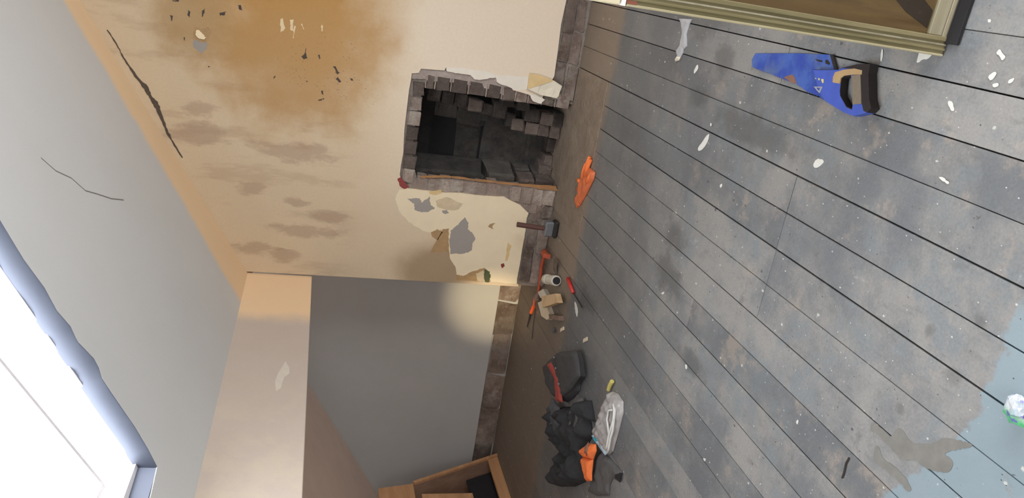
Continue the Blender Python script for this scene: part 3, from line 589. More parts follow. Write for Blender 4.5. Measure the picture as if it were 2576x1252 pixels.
# flat paint splashes and worn smears lying on the boards
for i in range(19): mk('paint_splash', prism(FLAT, natural(DATA['splash%d' % i], .25, i), .0006, .0014), M['splash'], floor_ob, origin=(*DATA['splash%d' % i][0], 0))
for i in range(2): mk('paint_smear', prism(FLAT, natural(DATA['dark%d' % i], .5, i, 2), .0005, .0011), M['dark_smear'], floor_ob, origin=(*DATA['dark%d' % i][0], 0))

# ------------------------------------------------------------------ gable wall with the fireplace
def roofz(x): return 1.94 + .594 * (x + 2.04) if x <= .35 else 1.94 + .594 * 2.39 - .594 * (x - .35)
wall = struct(bpy.data.objects.new('wall_back', None)); COL.objects.link(wall); wall.location = (0, YB, 0)
top = [(-2.02, roofz(-2.02) + .05), (.35, roofz(.35) + .05), (2.62, roofz(2.62) + .05), (2.62, -.02)]
opening = [(-.735, -.02), (-.74, .25), (-.72, .55), (-.70, .8), (-.70, .955), (-.85, .985), (-1.05, .995), (-1.2, .985), (-1.325, .94), (-1.325, .5), (-1.315, -.02)]
mk('masonry_core', prism(WALL, [(-2.02, -.02)] + top + opening, YB + .002, YB + .13), M['mortar'], wall)
pl = [(2.6, .165), (.6, .158)] + DATA['plaster_edge'] + [(-2.022, .172), (-2.022, roofz(-2.02) + .02), (.35, roofz(.35) + .02), (2.6, roofz(2.6) + .02)]
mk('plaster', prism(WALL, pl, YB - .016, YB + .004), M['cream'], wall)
mk('breast_side', bx(-2.024, -2.006, YB - .014, YA, .16, 2.4), M['cream'], wall)
mk('breast_side_base', bx(-2.015, -1.99, YB + .004, YA, -.02, .16), M['mortar'], wall)
# peeled layers on the plaster
def layer(name, key, mat, t=.0012, lift=0.0): mk(name, prism(WALL, natural(DATA[key], .4, len(key), 0), YB - .016 - t - lift, YB - .0155 - lift), mat, wall)
layer('bare_plaster', 'white_patch', M['white_patch'], .0012)
layer('bare_plaster', 'white_torn', M['torn_white'], .0012)
for k in ('tear1', 'tear2', 'tear3', 'brownmark'): layer('torn_paper', k, M['tear'], .0022)
for k in ('grey1', 'grey2', 'grey3'): layer('undercoat_patch', k, M['grey_patch'], .002)
for k, mm_ in (('tan1', 'tan'), ('square', 'tan'), ('ochre', 'ochre'), ('orange_chip', 'ochre'), ('green', 'green'), ('redspot', 'red'), ('red_corner', 'red')): layer('paper_scrap', k, M[mm_], .0028)
for i in range(17): layer('mould_spot', 'spot%d' % i, M['spot'], .001)
for i in (0, 1, 2, 4, 5): layer('scrape', 'pale%d' % i, M['pale'], .001)
layer('torn_paper', 'chip_torn', M['tear'], .001); layer('undercoat_patch', 'chip_grey', M['grey_patch'], .0008); layer('plaster_chip', 'chip', M['chip'], .006)
mk('ceiling_gap', prism(WALL, natural(DATA['gap'], .35, 4, 0), YB - .0185, YB - .0155), M['gap'], wall)  # dark strip over the join, giving the open gap's shade as colour
# a flap of wallpaper curling off beside the opening
b = prism(WALL, DATA['flap'], YB - .026, YB - .022)
bmesh.ops.subdivide_edges(b, edges=b.edges[:], cuts=2)
for v in b.verts: v.co.y -= .03 * max(0, (v.co.x + .66) * -1) / .12 + .012 * max(0, .2 - v.co.z) / .1
mk('wallpaper_flap', b, M['flap'], wall)
b = prism(WALL, [(p[0], p[1]) for p in DATA['flap'][:3]] + [DATA['flap'][8]], YB - .031, YB - .027)
mk('wallpaper_flap', b, M['ochre'], wall)
layer('torn_paper', 'flap2', M['torn_white'], .004)
mk('render_strip', prism(WALL, DATA['render_right'], YB - .007, YB + .004), M['render'], wall)
mk('render_strip', prism(WALL, DATA['render_left'], YB - .005, YB + .004), M['jamb'], wall)

ol = DATA['open_left']
mk('rust_stain', prism(WALL, natural([(p[0] + .004, p[1]) for p in ol] + [(p[0] - .010 - .02 * (i == 0), p[1] - .02) for i, p in enumerate(ol[::-1])], .4, 3, 0), YB - .0165, YB - .0125), M['rust_stain'], wall)
# bricks: three shared rough shapes
def rough_brick(seed):
    rs = random.Random(seed); b = bmesh.new(); bmesh.ops.create_cube(b, size=1)
    bmesh.ops.bevel(b, geom=b.edges[:], offset=.07, segments=1, affect='EDGES')
    for v in b.verts: v.co += Vector((rs.uniform(-.06, .06), rs.uniform(-.05, .05), rs.uniform(-.085, .085)))
    bmesh.ops.recalc_face_normals(b, faces=b.faces); me = bpy.data.meshes.new('brick'); b.to_mesh(me); b.free(); me.materials.append(M['brick']); return me
BR = [rough_brick(s_) for s_ in (1, 2, 3, 4)]
def brick(c, d, mat, rz=0.0, ry=0.0, parent=wall, name='brick'):
    me = random.choice(BR); o = bpy.data.objects.new(name, me); COL.objects.link(o); o.parent = parent
    o.location = Vector(c) - wloc(parent); o.scale = d; o.rotation_euler = (0, ry, rz)
    if mat != M['brick']: o.material_slots[0].link = 'OBJECT'; o.material_slots[0].material = mat
    return o
# exposed courses where the skirting board was
rnd = random.Random(5)
for z0, hh, sh in ((.004, .074, 0), (.082, .074, .1)):
    for lo, hi in ((-2.0, -1.42), (-.72, 1.3)):
        x = lo - (sh if lo > -1 else 0)
        while x < hi:
            l_ = rnd.uniform(.15, .26); x1 = min(x + l_, hi)
            if x1 - max(x, lo) > .05: brick(((max(x, lo) + x1) / 2, YB + .045, z0 + hh / 2), (x1 - max(x, lo) - .008, .11 + rnd.uniform(-.015, .012), hh - .006), M['brick'], ry=rnd.uniform(-.03, .03))
            x = x1
# left jamb
z = .01
for k in range(12):
    hh = .077; w_ = rnd.uniform(.09, .115)
    brick((-1.312 - w_ / 2 + rnd.uniform(-.003, .008), YB + .055, z + hh / 2), (w_, .13, hh - .007), M['jamb'], ry=rnd.uniform(-.04, .04)); z += hh + .001
# right jamb: sooty brick ends in pale joints
jz = [.957, .90, .80, .69, .575, .475, .385, .30, .21, .12, .02]
for k in range(len(jz) - 1):
    xr = -.715 - .025 * (1 - (jz[k] / .95)); zz = (jz[k] + jz[k + 1]) / 2; hh = jz[k] - jz[k + 1]
    brick((xr + .012, YB + .05, zz), (.085, .125, hh - .012), M['rubble'] if k < 6 else M['brick'], ry=rnd.uniform(-.05, .05))
    mk('mortar_joint', bx(xr - .028, xr + .052, YB - .0115, YB + .09, jz[k] - .004, jz[k] + .004, bev=.002), M['jamb'], wall)
# lintel: bricks on edge in a flat arch
for k in range(7):
    x = -1.355 + .093 * k + .045; t = (k - 3) / 3.2
    brick((x, YB + .05, .998 - .012 * t * t + .008), (.086, .125, .072 + rnd.uniform(-.006, .008)), M['jamb'] if k in (0, 4, 5) else M['rubble'], ry=-.06 * t + rnd.uniform(-.05, .05))
# firebox: cheeks, fireback, flue
mk('firebox_shell', bx(-1.42, -.66, 5.13, 5.2, -.02, 1.9), M['black_soot'], wall)
for a, b_ in ((-1.5, -1.42), (-.6, -.5)): mk('firebox_shell', bx(a, b_, YB + .12, 5.2, -.02, 1.9), M['black_soot'], wall)
mk('firebox_shell', bx(-1.5, -.5, YB + .12, 5.2, 1.88, 1.95), M['black_soot'], wall)
mk('firebox_shell', bx(-1.42, -.6, YB + .131, YB + .16, 1.02, 1.9), M['black_soot'], wall)
for (y0, y1, z0, z1, mt, nm_) in ((4.83, 5.12, .48, 1.0, 'slab', 'fireback_slab'), (4.86, 5.12, .27, .475, 'cheek', 'fireback_slab'), (4.82, 4.97, .14, .262, 'rubble', 'brick'), (4.98, 5.12, .14, .262, 'cheek', 'brick'), (4.83, 4.93, .01, .135, 'rubble', 'brick'), (4.94, 5.10, .01, .135, 'cheek', 'brick')):
    f = ((y0 + y1) / 2 - YB) / .37
    brick((-1.345 + .07 * f, (y0 + y1) / 2, (z0 + z1) / 2), (.1, y1 - y0 - .006, z1 - z0 - .006), M[mt], rz=-.18, name=nm_)
zz = .012
for k, hh in enumerate((.15, .14, .19, .17, .17)):                 # fireback slabs
    for x0, x1 in (((-1.29, -1.02), (-1.02, -.86)) if k % 2 else ((-1.29, -.98), (-.98, -.86))):
        brick(((x0 + x1) / 2, 5.115 + rnd.uniform(-.008, .008) + .012 * k, zz + hh / 2), (x1 - x0 + .008, .07, hh + .004), M['slab'], ry=rnd.uniform(-.02, .02), rz=rnd.uniform(-.04, .04), name='fireback_slab')
    zz += hh
for k in range(3):  # sooty top courses, coloured blacker still for the shade up the flue
    brick((-1.05, 5.13, zz + .085), (.52, .05, .172), M['soot_shade'], ry=rnd.uniform(-.03, .03), name='fireback_slab'); zz += .17
for (x, y, z_, w_, h_, mt) in ((-.845, 4.97, .60, .075, .088, 'rubble'), (-.865, 4.985, .515, .07, .07, 'soot'), (-.855, 4.97, .43, .10, .09, 'soot'), (-.90, 4.97, .355, .09, .055, 'soot'), (-.94, 4.95, .30, .075, .085, 'rubble'), (-.945, 4.95, .205, .08, .085, 'rubble'),
                     (-.95, 4.95, .12, .085, .075, 'rubble'), (-.955, 4.94, .042, .09, .07, 'rubble'), (-.86, 4.93, .22, .08, .1, 'soot'), (-.87, 4.94, .12, .08, .09, 'rubble'), (-.87, 4.93, .04, .09, .07, 'soot'), (-.815, 4.99, .69, .08, .08, 'soot'), (-.81, 5.0, .78, .08, .08, 'soot'), (-.8, 5.0, .87, .08, .08, 'soot'),
                     (-.79, 4.9, .3, .07, .09, 'soot'), (-.78, 4.9, .4, .06, .08, 'soot'), (-1.24, 5.0, .05, .1, .09, 'rubble'), (-1.17, 5.03, .035, .08, .06, 'rubble'), (-1.05, 5.03, .03, .1, .05, 'soot')):
    brick((x, y, z_), (w_, .16, h_), M[mt], rz=rnd.uniform(-.2, .1), ry=rnd.uniform(-.06, .06))

# ------------------------------------------------------------------ alcove under the eaves: grey gable wall, drop panel, lining, blocks
alc = struct(mk('wall_alcove', bx(WX0 - .1, -2.0, YA, YA + .12, -.02, 2.4), M['grey_wall'], origin=(-3, YA, 0)))
mk('alcove_plaster', bx(WX0, -2.03, YA - .018, YA + .004, .162, 2.3), M['grey_wall'], alc)
x = -2.03
for l_ in (.33, .27, .36, .3, .34, .3, .35):
    brick((x - l_ / 2, YA + .02, .083), (l_ - .008, .06, .152), M['brick'], parent=alc, name='block', ry=rnd.uniform(-.01, .01)); x -= l_
drop = struct(mk('wall_left', bx(-2.13, -2.035, WY0, YB - .004, 1.547, 2.04, bev=.003), M['downstand'], origin=(-2.08, 2, 1.6)))
b = prism(lambda u, v, w: (w, u, v), [(3.62, 1.66), (3.5, 1.69), (3.42, 1.70), (3.33, 1.69), (3.36, 1.67), (3.46, 1.66), (3.5, 1.635), (3.56, 1.64)], -2.0362, -2.0345)
mk('scuffed_plaster', b, M['torn_white'], drop)
sl = struct(mk('ceiling_alcove', prism(lambda u, v, w: (u, w, v), [(-2.12, 2.10), (WX0, 2.13 - .594 * (-2.05 - WX0)), (WX0, 2.2 - .594 * (-2.05 - WX0)), (-2.12, 2.17)], WY0, YA + .05), M['pink_roof'], origin=(-3, 2, 1.6)))
struct(mk('wall_eaves', bx(WX0 - .05, WX0, WY0, YA + .05, -.02, .9), M['pink_roof'], origin=(WX0, 2, 0)))

# ------------------------------------------------------------------ sloping ceiling with the skylight
CT, ST = cos(TH), sin(TH)
SL = lambda u, v, w: (-2.04 + u * CT - w * ST, v, 1.94 + u * ST + w * CT)     # u up the slope, v = y, w out through the roof
us = lambda x: (x + 2.04) / CT
HE = [(p[0], p[1] * .7 + .3 * (2.653 + (p[0] + .998) * .1926)) for p in DATA['hole_edge']]
hole = [(us(-.72), 2.70)] + [(us(p[0]), p[1]) for p in HE] + [(us(-1.849), 2.352), (us(-1.88), 1.35), (us(-.72), 1.35)]
ceil = struct(mk('ceiling', prism(SL, [(-.04, WY0 - .05), (us(.36), WY0 - .05), (us(.36), YA), (-.04, YA)], 0, .003, [hole]), M['ceiling'], origin=(-1, 2, 2.5)))
mk('ceiling_crack', prism(SL, CRACK, -.0012, .001), M['hair'], ceil)
struct(mk('ceiling_right', prism(lambda u, v, w: (u, w, v), [(.33, roofz(.35)), (2.75, roofz(2.75)), (2.75, roofz(2.75) + .08), (.33, roofz(.35) + .08)], WY0 - .05, YA), M['ceiling'], origin=(1.5, 2, 3)))
win = struct(bpy.data.objects.new('window_1', None)); COL.objects.link(win); win.location = SL(.8, 2, .1)
def quad_slab(p, q, r_, s_, n, t):        # slab with inner face p q r s, pushed by n*t
    b = bmesh.new(); A = [b.verts.new(v) for v in (p, q, r_, s_)]; n = Vector(n) * t; B = [b.verts.new(Vector(v) + n) for v in (p, q, r_, s_)]
    b.faces.new(A); b.faces.new(B[::-1])
    for k in range(4): b.faces.new([A[k], A[(k + 1) % 4], B[(k + 1) % 4], B[k]])
    return b
FD = .088
yh = lambda x: 2.653 + (x + .998) * .1926
fy = lambda x: 2.650 + (x + 1.152) * .114
he = [(-.72, 2.70)] + HE
b = bmesh.new(); rows = []
for (x, y) in he:
    y2 = fy(min(x, -.72)) ; rows.append([b.verts.new(SL(us(x), y - .006, .0008)), b.verts.new(SL(us(x) - .02, y2, FD + .05)), b.verts.new(SL(us(x) - .02, y2 + .14, FD + .05)), b.verts.new(SL(us(x), y + .14, .012))])
for A, B in zip(rows, rows[1:]):
    for k in range(4): b.faces.new([A[k], A[(k + 1) % 4], B[(k + 1) % 4], B[k]])
b.faces.new(rows[0]); b.faces.new(rows[-1][::-1])
mk('reveal', b, M['reveal'], win, smooth=True)
mk('reveal', quad_slab(SL(us(-1.835), 2.68, .004), SL(us(-1.88), 1.35, .004), SL(us(-1.88), 1.35, FD + .05), SL(us(-1.835) , 2.68, FD + .05), (-CT, 0, -ST), .1), M['reveal'], win)
mk('reveal', quad_slab(SL(us(-.72), 2.75, .004), SL(us(-.72), 1.35, .004), SL(us(-.72), 1.35, FD + .05), SL(us(-.72), 2.75, FD + .05), (CT, 0, ST), .1), M['reveal'], win)
mk('reveal', quad_slab(SL(us(-.72), 1.35, .004), SL(us(-1.88), 1.35, .004), SL(us(-1.88), 1.35, FD + .05), SL(us(-.72), 1.35, FD + .05), (0, -1, 0), .1), M['reveal'], win)
def wbox(n, u0, u1, v0, v1, w0, w1, mat, par): 
    b = prism(SL, [(u0, v0), (u1, v0), (u1, v1), (u0, v1)], w0, w1); return mk(n, b, mat, par)
fl_ = wbox('window_frame', us(-1.852), us(-1.827), 1.35, 2.575, FD, FD + .05, M['frame_white'], win)
b = quad_slab(SL(us(-1.85), fy(-1.889) - .012, FD), SL(us(-.72), fy(-.72) - .012, FD), SL(us(-.72), fy(-.72) - .012, FD + .05), SL(us(-1.85), fy(-1.889) - .012, FD + .05), (0, 1, 0), .03); mk('window_frame', b, M['frame_white'], win)
wbox('window_frame', us(-.75), us(-.72), 1.35, 2.7, FD, FD + .05, M['frame_white'], win)
wbox('window_frame', us(-1.85), us(-.72), 1.35, 1.38, FD, FD + .05, M['frame_white'], win)
sa = wbox('sash_bar', us(-1.80), us(-.75), 2.405, 2.42, FD + .055, FD + .085, M['frame_white'], win)
wbox('sash_bar', us(-1.79), us(-1.778), 1.36, 2.41, FD + .055, FD + .085, M['frame_white'], win)
wbox('pane', us(-1.85), us(-.72), 1.35, 2.66, FD + .092, FD + .096, M['glass'], win)
# rest of the room behind the camera
struct(mk('wall_right', prism(lambda u, v, w: (w, u, v), [(WY0, -.02), (YA, -.02), (YA, 2.2), (WY0, 2.2)], WX1, WX1 + .1, [[(-1.2, .35), (2.6, .35), (2.6, 2.0), (-1.2, 2.0)]]), M['cream'], origin=(WX1, 2, 0)))
w3 = struct(bpy.data.objects.new('added_window_3', None)); COL.objects.link(w3); w3.location = (WX1 + .05, .4, .5)  # unseen side window, added and sized to brighten the sloping ceiling
for a in ((-1.2, -1.14, .35, 2.0), (2.54, 2.6, .35, 2.0), (-1.14, 2.54, .35, .41), (-1.14, 2.54, 1.94, 2.0), (.1, .16, .41, 1.94), (1.34, 1.4, .41, 1.94)): mk('window_frame', bx(WX1 + .03, WX1 + .09, a[0], a[1], a[2], a[3]), M['frame_white'], w3)
mk('pane', bx(WX1 + .06, WX1 + .064, -1.14, 2.54, .41, 1.94), M['glass'], w3)
bw = [(-2.3, -.02), (WX1 + .1, -.02), (WX1 + .1, roofz(WX1) + .1), (.35, roofz(.35) + .1), (-2.3, roofz(-2.3) + .1)]
wf = struct(mk('wall_front', prism(WALL, bw, WY0 - .1, WY0, [[(-.7, 1.0), (.7, 1.0), (.7, 2.3), (-.7, 2.3)]]), M['cream'], origin=(0, WY0, 0)))
struct(mk('wall_front_eaves', bx(WX0 - .1, -2.25, WY0 - .1, WY0, -.02, 2.2), M['cream'], origin=(-3, WY0, 0)))
w2 = struct(bpy.data.objects.new('window_2', None)); COL.objects.link(w2); w2.location = (0, WY0 - .06, 1)
for a in ((-.7, -.64, 1, 2.3), (.64, .7, 1, 2.3), (-.64, .64, 1, 1.06), (-.64, .64, 2.24, 2.3), (-.025, .025, 1.06, 2.24)): mk('window_frame', bx(a[0], a[1], WY0 - .09, WY0 - .03, a[2], a[3]), M['frame_white'], w2)
mk('pane', bx(-.64, .64, WY0 - .064, WY0 - .06, 1.06, 2.24), M['glass'], w2)

# ------------------------------------------------------------------ glazed cabinet at the right edge
CX0, CX1, CY, CD, CH = -.034, .78, 1.79, .34, 1.75
cab = thing('glazed_cabinet', 'tall olive-brown wooden cabinet with glazed door standing on the boards beside the blue saw', 'cabinet', (.37, CY + CD / 2, 0))
mk('side_panel', bx(CX0 + .003, CX0 + .021, CY + .022, CY + CD, 0, CH), M['cab_wood'], cab)
mk('side_panel', bx(CX1 - .021, CX1 - .003, CY + .022, CY + CD, 0, CH), M['cab_wood'], cab)
mk('back_panel', bx(CX0 + .021, CX1 - .021, CY + CD - .012, CY + CD, 0, CH), M['cab_back'], cab)
mk('base_panel', bx(CX0 + .021, CX1 - .021, CY + .022, CY + CD - .012, .03, .05), M['cab_back'], cab)
mk('top_panel', bx(CX0 - .01, CX1 + .01, CY - .01, CY + CD, CH, CH + .025), M['cab_wood'], cab)
mk('shelf', bx(CX0 + .021, CX1 - .021, CY + .03, CY + CD - .012, .905, .925), M['cab_back'], cab)
mk('bottom_rail', bx(CX0 + .002, CX1, CY + .001, CY + .022, 0, .020, bev=.002), M['cab_rail'], cab)
mk('door_rail', bx(CX0 + .05, CX1 - .05, CY + .001, CY + .021, .022, .062, bev=.002), M['cab_rail'], cab)
for x0, x1 in ((CX0, CX0 + .05), (CX1 - .05, CX1)):
    st_ = mk('door_stile', bx(x0, x1, CY, CY + .022, 0, .912, bev=.003), M['cab_wood'], cab)
    sgn = 1 if x0 == CX0 else -1; e = x0 if sgn > 0 else x1
    for k, (o0, o1, pr, mt) in enumerate(((0, .006, .004, 'cab_edge'), (.014, .021, .005, 'cab_wood'), (.027, .032, .004, 'cab_rail'), (.038, .05, .007, 'cab_wood'))):
        mk('bead', bx(min(e + sgn * o0, e + sgn * o1), max(e + sgn * o0, e + sgn * o1), CY - pr, CY + .002, .002, .91, bev=.0015), M[mt], st_, origin=(e, CY, .4))
mk('upper_stile', bx(CX0, CX0 + .06, CY, CY + .022, .925, CH, bev=.003), M['cab_cream'], cab)
mk('upper_stile', bx(CX1 - .06, CX1, CY, CY + .022, .925, CH, bev=.003), M['cab_cream'], cab)
mk('upper_panel', bx(CX0 + .06, CX1 - .06, CY + .006, CY + .018, .93, CH - .01), M['cab_cream'], cab)
mk('white_strip', bx(CX0, CX1, CY - .003, CY + .022, .913, .923), M['frame_white'], cab)
mk('stained_rail', bx(CX0 + .006, CX1 - .05, CY - .004, CY + .02, .885, .911), M['red_wood'], cab)
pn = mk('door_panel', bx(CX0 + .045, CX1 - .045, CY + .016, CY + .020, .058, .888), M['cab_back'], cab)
mk('dark_streak', prism(WALL, [(.03, .062), (.075, .062), (.16, .20), (.30, .36), (.34, .46), (.26, .40), (.14, .27), (.06, .14)], CY + .0145, CY + .0162), M['dark_reflect'], pn)  # dark reflection in the door glass, laid on the panel as a strip
mk('dark_streak', prism(WALL, [(.05, .50), (.09, .51), (.10, .62), (.055, .64)], CY + .0145, CY + .0162), M['red_wood'], pn)
mk('glass_pane', bx(CX0 + .05, CX1 - .05, CY + .009, CY + .012, .062, .885), M['cab_glass'], cab)
b = prism(FLAT, [(0.0, 1.744), (.75, 1.738), (.75, 1.785), (-.001, 1.785)], .0008, .012); bmesh.ops.bevel(b, geom=[e for e in b.edges], offset=.0015, segments=1, affect='EDGES')
tag(mk('black_batten', b, M['black'], None, origin=(.2, 1.765, 0)), 'flat black strip of wood lying along the foot of the cabinet', 'wood strip')

# ------------------------------------------------------------------ tools and litter on the floor
# handsaw
saw = thing('handsaw', 'blue handsaw with black and tan handle lying on the grey boards', 'saw', (-.15, 2.35, 0))
bl = DATA['saw_blade']; pts = []
for i, p in enumerate(bl):
    pts.append(p)
    if 5 <= i <= 9:                            # toothed edge
        a, q = Vector(p), Vector(bl[i + 1]); n = max(2, int((q - a).length / .007)); nr = Vector(((q - a).y, -(q - a).x)).normalized() * .0022
        for k in range(1, n): v = a + (q - a) * k / n + (nr if k % 2 else -nr); pts.append((v.x, v.y))
blade = mk('blade', prism(FLAT, pts, .0025, .0042), M['saw_blade'], saw)
mk('rust_patch', prism(FLAT, DATA['saw_rust'], .0041, .0048), M['rust'], blade)
for k in ('saw_m1', 'saw_m2', 'saw_m3'): mk('mark', prism(FLAT, DATA[k], .0041, .0047), M['saw_black'], blade)
hd = mk('handle', prism(FLAT, DATA['saw_handle'], .0012, .028, [DATA['saw_hole']]), M['saw_handle'], saw)
mk('heel_strip', prism(FLAT, DATA['saw_edge'], .002, .0085), M['saw_black'], saw)
mk('back_grip', prism(FLAT, DATA['saw_back'], .001, .031), M['saw_black'], saw)
mk('inlay', prism(FLAT, DATA['saw_tan'], .022, .0315), M['saw_tan'], hd); mk('grip_face', prism(FLAT, DATA['saw_grip'], .0011, .0318), M['saw_grip'], saw)
hole = DATA['saw_hole']; b = prism(FLAT, [(p[0], p[1]) for p in shrink(hole, 1.06)], .0011, .0275, [shrink(hole, .94)]); mk('hole_lining', b, M['saw_black'], saw)
t0 = DATA['saw_t']; mk('logo', prism(FLAT, t0, .0279, .0286, [shrink([((a[0] + 0), a[1]) for a in t0], .45)]), M['print_grey'], hd)
for k in ('saw_g1', 'saw_g2', 'saw_g3'): mk('mark', prism(FLAT, DATA[k], .0279, .0286), M['print_yellow'], hd)
# torn paper strip by the cabinet
tp = puffy(DATA['tape'], .006, .012, .02, .8, 3, .0005)
pst = tag(mk('paper_strip', tp, M['paper'], None, origin=(*DATA['tape'][3], 0)), 'torn grey paper strip lying across two boards by the cabinet', 'paper')
ti = DATA['tape']; mk('torn_tip', puffy([ti[7], ti[8], ti[9], ti[10]], .009, .01, .02, .3, 4, .001), M['paper_tip'], pst)
# club hammer standing on its head
ham = thing('club_hammer', 'club hammer standing on its grey head, dark red handle against the wall', 'hammer', (-1.54, 4.60, 0))
mk('head', bx(-1.588, -1.486, 4.567, 4.63, .032, .092, bev=.009), M['steel'], ham)
mk('head_foot', bx(-1.594, -1.480, 4.562, 4.635, .002, .034, bev=.010), M['dark_steel'], ham)
mk('handle', tube([(-1.541, 4.60, .05), (-1.538, 4.605, .15), (-1.532, 4.615, .275)], .0155, 10, .017), M['handle_brown'], ham)
# crowbar
cb = thing('crowbar', 'red crowbar leaning at the foot of the wall beside the hammer', 'crowbar', (-1.85, 4.66, 0))
P_ = DATA['bar']; bp = [(P_[0][0], P_[0][1] + .0, .045), (P_[1][0], P_[1][1], .035), (P_[2][0], P_[2][1], .026), (P_[3][0] - .03, P_[3][1], .014)]
mk('shaft', tube(bp, .0125, 6), M['bar_red'], cb)
mk('claw', prism(lambda u, v, w: (w, u, v), [(4.575, .02), (4.60, .02), (4.615, .036), (4.655, .036), (4.67, .02), (4.69, .03), (4.655, .064), (4.60, .064), (4.575, .04)], -1.743, -1.715), M['bar_red'], cb)
# cold chisel
ch = thing('chisel', 'thin black chisel with orange band lying below the alcove wall', 'chisel', (-2.25, 4.81, 0))
C_ = [(-2.116, 4.775, .012), (-2.177, 4.765, .012), (-2.25, 4.80, .011), (-2.387, 4.845, .006)]
mk('handle', tube(C_[:2], .010, 8), M['bar_red'], ch); mk('band', tube([C_[1], C_[2]], .0125, 8), M['orange_hi'], ch); mk('shank', tube([C_[2], C_[3]], .009, 8, .003), M['dark_steel'], ch)
# plastic coupling
cp = thing('pipe_coupling', 'dirty white plastic pipe coupling with dark open end among the debris', 'pipe fitting', (-1.83, 4.42, 0))
def ring(c0, c1, r, ri, seg=18):
    b = bmesh.new(); c0, c1 = Vector(c0), Vector(c1); d = (c1 - c0).normalized(); a = d.cross(Vector((0, 0, 1))).normalized(); e = d.cross(a); L = []
    for c, rr in ((c0, ri), (c0, r), (c1, r), (c1, ri)): L.append([b.verts.new(c + (a * cos(2 * pi * k / seg) + e * sin(2 * pi * k / seg)) * rr) for k in range(seg)])
    L.append(L[0])
    for A, B in zip(L, L[1:]):
        for k in range(seg): b.faces.new([A[k], A[(k + 1) % seg], B[(k + 1) % seg], B[k]])
    return b
mk('body', ring((-1.872, 4.53, .033), (-1.80, 4.34, .033), .030, .022), M['white_plastic'], cp, smooth=False)
mk('collar', ring((-1.876, 4.54, .034), (-1.858, 4.495, .034), .0335, .0225), M['white_plastic'], cp)
mk('collar', ring((-1.824, 4.405, .034), (-1.800, 4.34, .034), .0335, .024), M['white_plastic'], cp)
mk('bore', ring((-1.87, 4.525, .033), (-1.797, 4.332, .033), .0245, .0005), M['black'], cp)
# offcuts and rubble
def chunk(name, key, z0, z1, mat, label, cat, jit=.0, grp=None):
    b = prism(FLAT, DATA[key], z0, z1); bmesh.ops.bevel(b, geom=[e for e in b.edges if e.calc_length() > .012 and len(e.link_faces) == 2 and e.calc_face_angle(0) > .5], offset=.002, segments=1, affect='EDGES')
    return tag(mk(name, b, mat, None, origin=(*DATA[key][0], z0), ), label, cat, grp)
chunk('wood_offcut', 'blockB', .001, .034, M['offcut_pale'], 'broken pale wood offcut lying under the larger pine block', 'offcut', 0, 'wood offcuts in the debris pile')
chunk('wood_offcut', 'blockA', .035, .07, M['offcut'], 'larger pine offcut lying across the top of the debris pile', 'offcut', 0, 'wood offcuts in the debris pile')
chunk('cream_plug', 'white', .001, .03, M['white_plastic'], 'small cream plastic plug between the crowbar end and the pine offcut', 'plug')
DATA['brickbit'] = [(p[0] + .012, p[1] - .02) for p in shrink(DATA['brickbit'], .82)]
chunk('brick_fragment', 'brickbit', .001, .036, M['brick_bit'], 'brown brick fragment on the floor in front of the pine offcuts', 'brick')
b = prism(FLAT, [(-1.66, 4.40), (-1.70, 4.47), (-1.79, 4.50), (-1.80, 4.44)], .002, .008)
for v in b.verts: v.co.z += max(0, v.co.x + 1.8) * .28
tag(mk('slate_shard', b, M['brick'], None, origin=(-1.74, 4.44, 0)), 'thin dark slate shard tilted beside the plastic coupling', 'shard')
tag(mk('wire', tube([(*DATA['lineb'][0], .004), (-2.3, 4.725, .004), (*DATA['lineb'][1], .004)], .0028, 6), M['dark_steel'], None, origin=(*DATA['lineb'][0], 0)), 'short straight dark wire lying on the dusty floor below the chisel', 'wire')
rr = random.Random(11)
for i, (x, y, s_) in enumerate(((-2.08, 4.70, .035), (-2.15, 4.60, .03), (-1.95, 4.66, .03), (-2.12, 4.27, .022))):
    b = bmesh.new(); bmesh.ops.create_icosphere(b, subdivisions=1, radius=s_)
    for v in b.verts: v.co = Vector((v.co.x * rr.uniform(.7, 1.3), v.co.y * rr.uniform(.7, 1.2), v.co.z * .6)); 
    mz = min(v.co.z for v in b.verts); bmesh.ops.translate(b, verts=b.verts, vec=(x, y, .001 - mz))
    lab = ['lump of brown plaster rubble at the wall foot behind the cream plug', 'lump of brown plaster rubble beside the orange-banded chisel', 'lump of brown plaster rubble under the end of the crowbar', 'small dark lump of rubble in front of the brick fragment'][i]
    tag(mk('rubble_lump', b, M['brick_bit'] if i < 3 else M['rag'], None, origin=(x, y, 0)), lab, 'rubble', 'rubble lumps around the debris pile')
# screwdriver
sd = thing('screwdriver', 'small red-handled screwdriver with dark shaft lying on a board seam', 'screwdriver', (-1.75, 4.05, 0))
S_ = [(-1.722, 4.19, .013), (-1.738, 4.13, .014), (-1.757, 4.06, .012)]
mk('handle', tube([(-1.720, 4.195, .013)] + S_[1:], .013, 10, .0105), M['sd_red'], sd, smooth=True); mk('shaft', tube([(-1.756, 4.065, .012), (-1.776, 3.90, .004)], .0035, 8), M['dark_steel'], sd)
